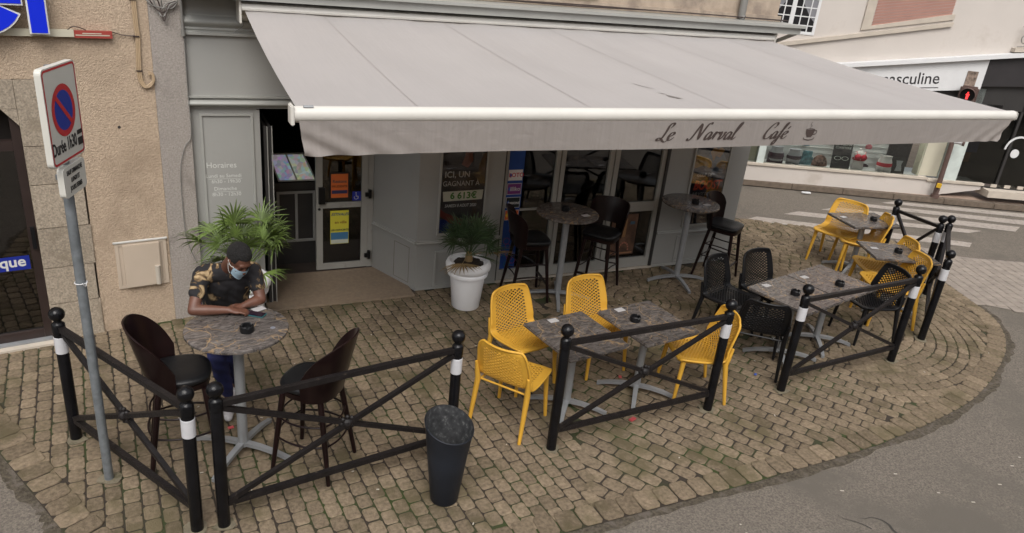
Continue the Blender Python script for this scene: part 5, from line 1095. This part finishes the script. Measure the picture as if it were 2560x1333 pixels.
for s, z in (('SAUF DIMANCHE', 2.275), ('LUNDI ET', 2.225), ('JOURS FERIES', 2.175)): text('sign_lettering', s, 0.040, sign_black, (0.03, -0.0765, z), sq_, sx=0.68, bold=0.001)
b = BM(); 
for z in (2.75, 2.5, 2.24): bx(b, -0.05, 0.05, -0.04, 0.035, z, z + 0.03)
obj('bracket', b, galv, sg)
b = BM(); tube(b, cat_rom([(0.036 * math.cos(a), 0.036 * math.sin(a), 1.55) for a in [R(k * 40) for k in range(9)]] + [(-0.08, -0.06, 1.56), (-0.12, -0.06, 1.60)]), 0.003, 5); obj('cable_tie', b, shop_white, sg)

# ------------------------------------------------------------------ planters with fan palms
def planter(loc, lab):
    t = thing('planter', lab, 'planter', loc, 0, 'white ceramic planters')
    b = BM(); lathe(b, [(0.0, 0), (0.148, 0), (0.156, 0.01), (0.195, 0.385), (0.222, 0.395), (0.228, 0.42), (0.215, 0.44), (0.225, 0.45), (0.248, 0.475), (0.252, 0.515), (0.238, 0.55), (0.212, 0.562), (0.200, 0.555), (0.198, 0.53), (0.0, 0.53)], 48, cap=False); obj('pot', b, pot_white, t, smooth=50)
    b = BM(); n = 24
    ring = [b.verts.new((0.2 * math.cos(k * 2 * math.pi / n), 0.2 * math.sin(k * 2 * math.pi / n), 0.522)) for k in range(n)]; rg2 = [b.verts.new((0.1 * math.cos(k * 2 * math.pi / n), 0.1 * math.sin(k * 2 * math.pi / n), 0.535 + random.random() * 0.015)) for k in range(n)]
    c = b.verts.new((0, 0, 0.55))
    for k in range(n): b.faces.new((ring[k], ring[(k + 1) % n], rg2[(k + 1) % n], rg2[k])); b.faces.new((rg2[k], rg2[(k + 1) % n], c))
    obj('soil', b, soil, t, smooth=True); return t
p1 = planter((2.985, -0.50, 0), 'white rimmed pot with a fan palm before the lottery poster'); dup(p1, (0.645, -0.42, 0), 0, 'white rimmed pot half hidden behind the leaning man')
def palm(loc, lab, matl, nf, hgt, spread, seed, ll, droop=0.35, dry=2):
    rnd = random.Random(seed); t = thing('fan_palm', lab, 'palm', loc, 0)
    b = BM(); lathe(b, [(0.03, -0.02), (0.045, 0.03), (0.04, 0.09), (0.02, 0.13)], 12); tr = obj('trunk', b, palm_dry, t, smooth=True)
    fb = BM(); db = BM()
    for f in range(nf):
        az = f * 2.39996 + rnd.uniform(-.2, .2); el = R(rnd.uniform(18, 80)) if f < nf - dry else R(2)
        L = hgt * rnd.uniform(0.6, 1.0); bmx = fb if f < nf - dry else db
        d = Vector((math.cos(az) * math.cos(el), math.sin(az) * math.cos(el), math.sin(el)))
        base = Vector((0, 0, 0.08)); tip = base + d * L * spread + Vector((0, 0, -0.03 * L))
        tube(bmx, [base, (base + tip) / 2 + Vector((0, 0, 0.02)), tip], [0.006, 0.004, 0.003], 5)
        side = d.cross(Vector((0, 0, 1))).normalized(); upv = side.cross(d).normalized(); nl = 17
        roll_ = rnd.uniform(-0.4, 0.4); side = (side * math.cos(roll_) + upv * math.sin(roll_)).normalized(); upv = side.cross(d).normalized()
        for k in range(nl):
            s = (k / (nl - 1)) * 2 - 1; a = s * R(rnd.uniform(88, 100)); ln = ll * (1 - 0.25 * abs(s)) * rnd.uniform(0.85, 1.1); w = 0.0095
            dir_ = (d * math.cos(a) + side * math.sin(a) + upv * 0.12 * (1 - abs(s))).normalized(); wv = dir_.cross(upv).normalized() * w
            P = []
            for q in range(5):
                u_ = q / 4; P.append(tip + dir_ * ln * u_ + Vector((0, 0, -1)) * droop * ln * u_ ** 2.4 * rnd.uniform(0.8, 1.2))
            ws = [0.35, 1.0, 0.95, 0.6, 0.08]
            V = [(bmx.verts.new(p - wv * q), bmx.verts.new(p + upv * 0.004 * q), bmx.verts.new(p + wv * q)) for p, q in zip(P, ws)]
            for (a1, a2, a3), (c1, c2, c3) in zip(V, V[1:]): bmx.faces.new((a1, a2, c2, c1)); bmx.faces.new((a2, a3, c3, c2))
    obj('fronds', fb, matl, t); obj('dry_frond', db, palm_dry, t)
palm((2.985, -0.50, 0.53), 'dark green fan palm growing in the pot before the lottery poster', palm_d, 22, 0.36, 1.0, 3, 0.30, 0.22, 2)
palm((0.645, -0.42, 0.53), 'bright green fan palm behind the leaning man at the entrance', palm_l, 22, 0.54, 1.0, 5, 0.34, 0.38, 0)

# ------------------------------------------------------------------ litter
def bit(name, lab, cat, p, sx, sy, sz, mat_, rz=0):
    b = BM(); bx(b, -sx, sx, -sy, sy, 0, sz, min(sx, sy, sz) * 0.3); o = obj(name, b, mat_, None, label=lab, cat=cat); o.location = (p[0], p[1], 0.002); o.rotation_euler = (0, 0, R(rz)); return o
pk = flat('pink_litter', 190, 80, 84)
bit('cigarette_packet', 'crumpled red and white packet under foot of second front table', 'litter', (3.62, -3.00), 0.035, 0.02, 0.012, pk, 20); bit('paper_scrap', 'small pink scrap beneath the second front table', 'litter', (3.905, -2.34), 0.022, 0.015, 0.006, pk, 60)
bit('paper_scrap', 'pink scrap on the paving beside foot of the bar table', 'litter', (0.33, -2.13), 0.022, 0.016, 0.006, pk, 10)
bit('foil_scrap', 'small blue foil scrap on the paving in front of black chair', 'litter', (5.32, -2.69), 0.018, 0.012, 0.01, flat('blue_litter', 60, 90, 170), 30)
bit('paper_scrap', 'white paper scrap lying by the far kerb', 'litter', (11.12, 2.45), 0.09, 0.03, 0.03, shop_white, -20)
lb = BM(); rl = random.Random(11)
for k in range(60):
    x, y = rl.uniform(-0.8, 9.3), rl.uniform(-3.8, -0.3)
    if not inside((x, y)): continue
    a = rl.random() * 3.14; l_, w_ = rl.uniform(0.004, 0.013), 0.004
    poly(lb, [(x + p * math.cos(a) - q * math.sin(a), y + p * math.sin(a) + q * math.cos(a), 0.003) for p, q in ((-l_, -w_), (l_, -w_), (l_, w_), (-l_, w_))], (0, 0, 0.004))
for k in range(30):
    x, y = rl.uniform(3.5, 9.5), rl.uniform(-5.6, -4.2); a = -0.4; l_, w_ = rl.uniform(0.006, 0.016), 0.005
    poly(lb, [(x + p * math.cos(a) - q * math.sin(a), y + p * math.sin(a) + q * math.cos(a), -0.019) for p, q in ((-l_, -w_), (l_, -w_), (l_, w_), (-l_, w_))], (0, 0, 0.003))
obj('scattered_butts', lb, flat('pale_litter', 176, 168, 156), None, kind='stuff', label='scattered cigarette ends and grit on the paving and road', cat='litter')
# cracks in the asphalt
cb_ = BM(); rl = random.Random(4)
def crack(x, y, a, L, w):
    P = [(x, y)]
    for k in range(int(L / 0.05)): a += rl.uniform(-0.9, 0.9) * 0.8; x += 0.05 * math.cos(a); y += 0.05 * math.sin(a); P.append((x, y))
    for i in range(len(P) - 1):
        (a0, b0), (a1, b1) = P[i], P[i + 1]; d = Vector((a1 - a0, b1 - b0, 0)).normalized(); n_ = Vector((-d.y, d.x, 0)); w0 = w * (1 - i / len(P)); w1 = w * (1 - (i + 1) / len(P)) 
        poly(cb_, [(a0 + n_.x * w0, b0 + n_.y * w0, -0.016), (a0 - n_.x * w0, b0 - n_.y * w0, -0.016), (a1 - n_.x * w1, b1 - n_.y * w1, -0.016), (a1 + n_.x * w1, b1 + n_.y * w1, -0.016)])
for x, y, a, L, w in ((4.87, -4.93, -0.1, 0.6, 0.02), (4.87, -4.93, 2.9, 0.45, 0.014), (5.0, -4.98, -1.2, 0.3, 0.012), (4.65, -4.75, 2.6, 0.3, 0.006)): crack(x, y, a, L, w)
obj('asphalt_crack', cb_, mk('crack_dark', (0.05, 0.045, 0.04), 0.95), kind='structure')
#PERSON
# ------------------------------------------------------------------ the man leaning on the round table
def capsule(b, p0, p1, r0, r1, n=14, squash=None):
    p0, p1 = Vector(p0), Vector(p1); d = p1 - p0; L = d.length; q = d.to_track_quat('Z', 'Y').to_matrix().to_4x4()
    m0 = Matrix.Translation(p0) @ q
    prof = []
    for k in range(1, 6): a = -math.pi / 2 + k * math.pi / 10; prof.append((r0 * math.cos(a), r0 * math.sin(a)))
    for k in range(0, 5): a = k * math.pi / 10; prof.append((r1 * math.cos(a), L + r1 * math.sin(a)))
    sx, sy = squash or (1, 1); rg = []
    for r_, z in prof: rg.append([b.verts.new(m0 @ Vector((r_ * sx * math.cos(k * 2 * math.pi / n), r_ * sy * math.sin(k * 2 * math.pi / n), z))) for k in range(n)])
    for A, B_ in zip(rg, rg[1:]):
        for k in range(n): b.faces.new((A[k], A[(k + 1) % n], B_[(k + 1) % n], B_[k]))
    b.faces.new(rg[0][::-1]); b.faces.new(rg[-1])
def ell(b, m, c, rad):
    bmesh.ops.create_uvsphere(b, u_segments=20, v_segments=14, radius=1, matrix=m @ Matrix.Translation(c) @ Matrix.Diagonal((*rad, 1)))
def fuse(name, b, mat_, parent, vox, it=4, **kw):
    o = obj(name, b, mat_, parent, **kw)
    m = o.modifiers.new('r', 'REMESH'); m.mode = 'VOXEL'; m.voxel_size = vox
    s = o.modifiers.new('s', 'SMOOTH'); s.factor = 0.5; s.iterations = it
    bpy.context.view_layer.update(); me = bpy.data.meshes.new_from_object(o.evaluated_get(bpy.context.evaluated_depsgraph_get()))
    o.modifiers.clear(); o.data = me
    for f in me.polygons: f.use_smooth = True
    return o
Mx = Matrix.Identity(4)
HC = Vector((0.45, -2.180, 1.488)); hf = Vector((0.38, -0.72, -0.66)).normalized(); hsd = hf.cross(Vector((0.10, 0, 1))).normalized(); hup = hsd.cross(hf).normalized()
HM = Matrix(((hsd.x, hf.x, hup.x, HC.x), (hsd.y, hf.y, hup.y, HC.y), (hsd.z, hf.z, hup.z, HC.z), (0, 0, 0, 1)))
sR, sL = Vector((0.203, -2.03, 1.325)), Vector((0.565, -2.00, 1.310))
eR, eL = Vector((0.120, -2.205, 1.125)), Vector((0.600, -2.125, 1.122))
wR, wL = Vector((0.365, -2.250, 1.118)), Vector((0.470, -2.185, 1.112))
ch, wa, hp = Vector((0.385, -1.95, 1.22)), Vector((0.375, -1.86, 1.07)), Vector((0.365, -1.79, 0.93))
kA, aA, kB, aB = Vector((0.275, -1.90, 0.52)), Vector((0.345, -1.84, 0.11)), Vector((0.405, -1.87, 0.52)), Vector((0.425, -1.68, 0.11))
b = BM()
ell(b, HM, (0, -0.012, 0.025), (0.076, 0.096, 0.092)); ell(b, HM, (0, 0.018, -0.035), (0.062, 0.070, 0.080)); ell(b, HM, (0, 0.045, -0.085), (0.034, 0.036, 0.030))
ell(b, HM, (0, 0.074, 0.030), (0.050, 0.020, 0.020)); capsule(b, HM @ Vector((0, 0.084, 0.015)), HM @ Vector((0, 0.104, -0.030)), 0.008, 0.015); ell(b, HM, (0, 0.080, -0.066), (0.025, 0.014, 0.008)); ell(b, HM, (0, 0.078, -0.078), (0.022, 0.013, 0.008))
for s in (-1, 1):
    ell(b, HM, (s * 0.076, -0.005, -0.010), (0.008, 0.018, 0.032)); ell(b, HM, (s * 0.036, 0.066, -0.028), (0.022, 0.018, 0.018)); ell(b, HM, (s * 0.030, 0.073, 0.004), (0.013, 0.011, 0.010))
nb = HM @ Vector((0, -0.03, -0.06)); capsule(b, (0.390, -2.02, 1.355), nb, 0.062, 0.055)
capsule(b, sR + Vector((0.05, 0, 0)), sL - Vector((0.05, 0, 0)), 0.058, 0.058); capsule(b, ch, hp, 0.085, 0.085)
for s_, e_, w_ in ((sR, eR, wR), (sL, eL, wL)):
    capsule(b, s_, e_, 0.056, 0.040); capsule(b, e_, e_ * 0.65 + w_ * 0.35, 0.040, 0.041); capsule(b, e_ * 0.65 + w_ * 0.35, w_, 0.041, 0.026)
for k_, a_, h_ in ((kA, aA, (0.28, -1.78, 0.9)), (kB, aB, (0.43, -1.76, 0.9))): capsule(b, h_, k_, 0.07, 0.05); capsule(b, k_, a_, 0.05, 0.035)
def hand(w, d, side, fl, curl=0.5):
    d = Vector(d).normalized(); side = Vector(side).normalized(); dn = Vector((0, 0, -1))
    pc = w + d * 0.045; ctr = Matrix(((side.x, d.x, 0, pc.x), (side.y, d.y, 0, pc.y), (side.z, d.z, 1, pc.z), (0, 0, 0, 1)))
    ell(b, ctr, (0, 0, 0), (0.040, 0.052, 0.018)); capsule(b, w, pc, 0.026, 0.024, squash=(1.2, 0.8))
    for k, (off, ln) in enumerate(((0.029, 0.072), (0.010, 0.082), (-0.010, 0.076), (-0.029, 0.060))):
        c = curl * (0.55 if k == 0 else 1.0); p0 = pc + side * off + d * 0.035 + Vector((0, 0, 0.006)); p1 = p0 + (d + dn * 0.25 * c) * ln * 0.48; p2 = p1 + (d * (1 - c * 0.9) + dn * (0.5 + c * 0.4)) * ln * 0.30; p3 = p2 + (d * (0.5 - c) + dn * 0.75) * ln * 0.20
        for q in (p1, p2, p3): q.z = max(q.z, 1.087)
        capsule(b, p0, p1, 0.0105, 0.0095, 8); capsule(b, p1, p2, 0.0095, 0.0085, 8); capsule(b, p2, p3, 0.0085, 0.0075, 8)
    t0 = pc + side * 0.032 * fl - d * 0.02; t1 = t0 + (side * fl * 0.8 + d * 0.8 + dn * 0.2) * 0.030; t2 = t1 + (d + side * fl * 0.15) * 0.028
    for q in (t1, t2): q.z = max(q.z, 1.088)
    capsule(b, t0, t1, 0.014, 0.0115, 8); capsule(b, t1, t2, 0.0115, 0.009, 8)
hand(wR, (0.90, -0.25, -0.12), (0.25, 0.90, 0), 1, 0.7)
hand(wL, (-0.93, -0.20, -0.10), (0.2, -0.93, 0), -1, 0.6)
body = fuse('person', b, skin, None, 0.0055, 3, label='man in printed shirt leaning on the round bar table with face mask', cat='person')
# hair
b = BM(); ell(b, HM, (0, -0.018, 0.036), (0.083, 0.099, 0.094))
for v in b.verts[:]:
    l = HM.inverted() @ v.co
    if l.z < -0.02 + max(0, l.y) * 0.85 or (l.y > 0.055 and l.z < 0.062): v.co = HM @ Vector((l.x * 0.88, l.y * 0.80, l.z * 0.9 + 0.004))
obj('hair', b, hair_m, body, smooth='all')
# mask
b = BM(); rows = []
for j in range(9):
    t = j / 8; row = []
    for i in range(17):
        s = i / 8 - 1; a = s * R(74); rad = 0.066 + 0.004 * math.sin(t * math.pi); z = -0.012 - 0.098 * t + 0.022 * (1 - abs(s)) * (1 - t) * 0.6 + 0.014 * abs(s) * t * 1.6
        row.append(b.verts.new(HM @ Vector((rad * math.sin(a) * (1 - 0.18 * t), 0.028 + (0.084 - 0.012 * abs(t - 0.35)) * math.cos(a) + 0.004 * math.sin(t * 20), z))))
    rows.append(row)
for A, B_ in zip(rows, rows[1:]):
    for i in range(16): b.faces.new((A[i], A[i + 1], B_[i + 1], B_[i]))
bmesh.ops.recalc_face_normals(b, faces=b.faces); mk_o = obj('face_mask', b, mask_m, body, smooth='all')
b = BM()
for s in (-1, 1):
    for z in (-0.012, -0.085): tube(b, cat_rom([HM @ Vector((s * 0.062, 0.050, z)), HM @ Vector((s * 0.078, 0.025, z * 0.5 - 0.008)), HM @ Vector((s * 0.082, -0.012, 0.005))], 4), 0.0022, 5)
obj('ear_loop', b, letter_white, mk_o)
# shirt
b = BM()
capsule(b, sR + Vector((0.035, 0.01, 0.0)), sL + Vector((-0.035, 0.01, 0)), 0.075, 0.075); capsule(b, ch + Vector((-0.075, 0, 0.03)), ch + Vector((0.075, 0, 0.03)), 0.118, 0.118)
capsule(b, wa + Vector((-0.06, 0, 0.02)), wa + Vector((0.06, 0, 0.02)), 0.120, 0.120); capsule(b, hp + Vector((-0.055, 0, 0.02)), hp + Vector((0.055, 0, 0.02)), 0.122, 0.122)
capsule(b, ch + Vector((-0.06, 0, 0)), hp + Vector((-0.055, 0, 0)), 0.115, 0.118); capsule(b, ch + Vector((0.06, 0, 0)), hp + Vector((0.055, 0, 0)), 0.115, 0.118)
for s_, e_ in ((sR, eR), (sL, eL)):
    capsule(b, s_ + Vector((0, 0, 0.004)), s_ * 0.46 + e_ * 0.54, 0.065, 0.060)
capsule(b, (0.388, -2.005, 1.33), (0.395, -2.03, 1.375), 0.088, 0.062)
sh = fuse('shirt', b, shirt_m, body, 0.009, 5)
for v in sh.data.vertices: v.co += v.normal * 0.004 * math.sin(v.co.x * 60 + v.co.z * 45) * math.sin(v.co.z * 38 + v.co.y * 20)
# trousers
b = BM(); capsule(b, (0.29, -1.79, 0.90), (0.44, -1.78, 0.90), 0.122, 0.122)
for k_, a_, h_ in ((kA, aA, Vector((0.285, -1.79, 0.88))), (kB, aB, Vector((0.435, -1.77, 0.88)))):
    capsule(b, h_, k_, 0.100, 0.072); capsule(b, k_, k_ * 0.3 + a_ * 0.7 + Vector((0, 0, 0.02)), 0.072, 0.058); capsule(b, k_ * 0.3 + a_ * 0.7, a_ + Vector((0, 0, 0.04)), 0.058, 0.044)
tr = fuse('trousers', b, blue_tr, body, 0.009, 4)
for v in tr.data.vertices: v.co += v.normal * 0.006 * math.sin(v.co.z * 55 + v.co.x * 30) * math.sin(v.co.z * 23 + v.co.y * 40)
for a_, toe in ((aA, Vector((0.318, -2.06, 0.03))), (aB, Vector((0.398, -1.90, 0.03)))):
    b = BM(); d = (toe - a_); d.z = 0; d.normalize(); heel = Vector((a_.x, a_.y, 0.045)) - d * 0.03; ball_ = heel + d * 0.15
    capsule(b, heel, ball_ - Vector((0, 0, .006)), 0.040, 0.043); capsule(b, ball_ - Vector((0, 0, .006)), Vector((toe.x, toe.y, 0.036)) - d * 0.03, 0.043, 0.034); capsule(b, heel + Vector((0, 0, 0.01)), a_ - Vector((0, 0, 0.015)), 0.040, 0.040)
    s = fuse('shoe', b, shoe_m, body, 0.007, 3)
    for v in s.data.vertices: v.co.z = max(0.003, v.co.z)
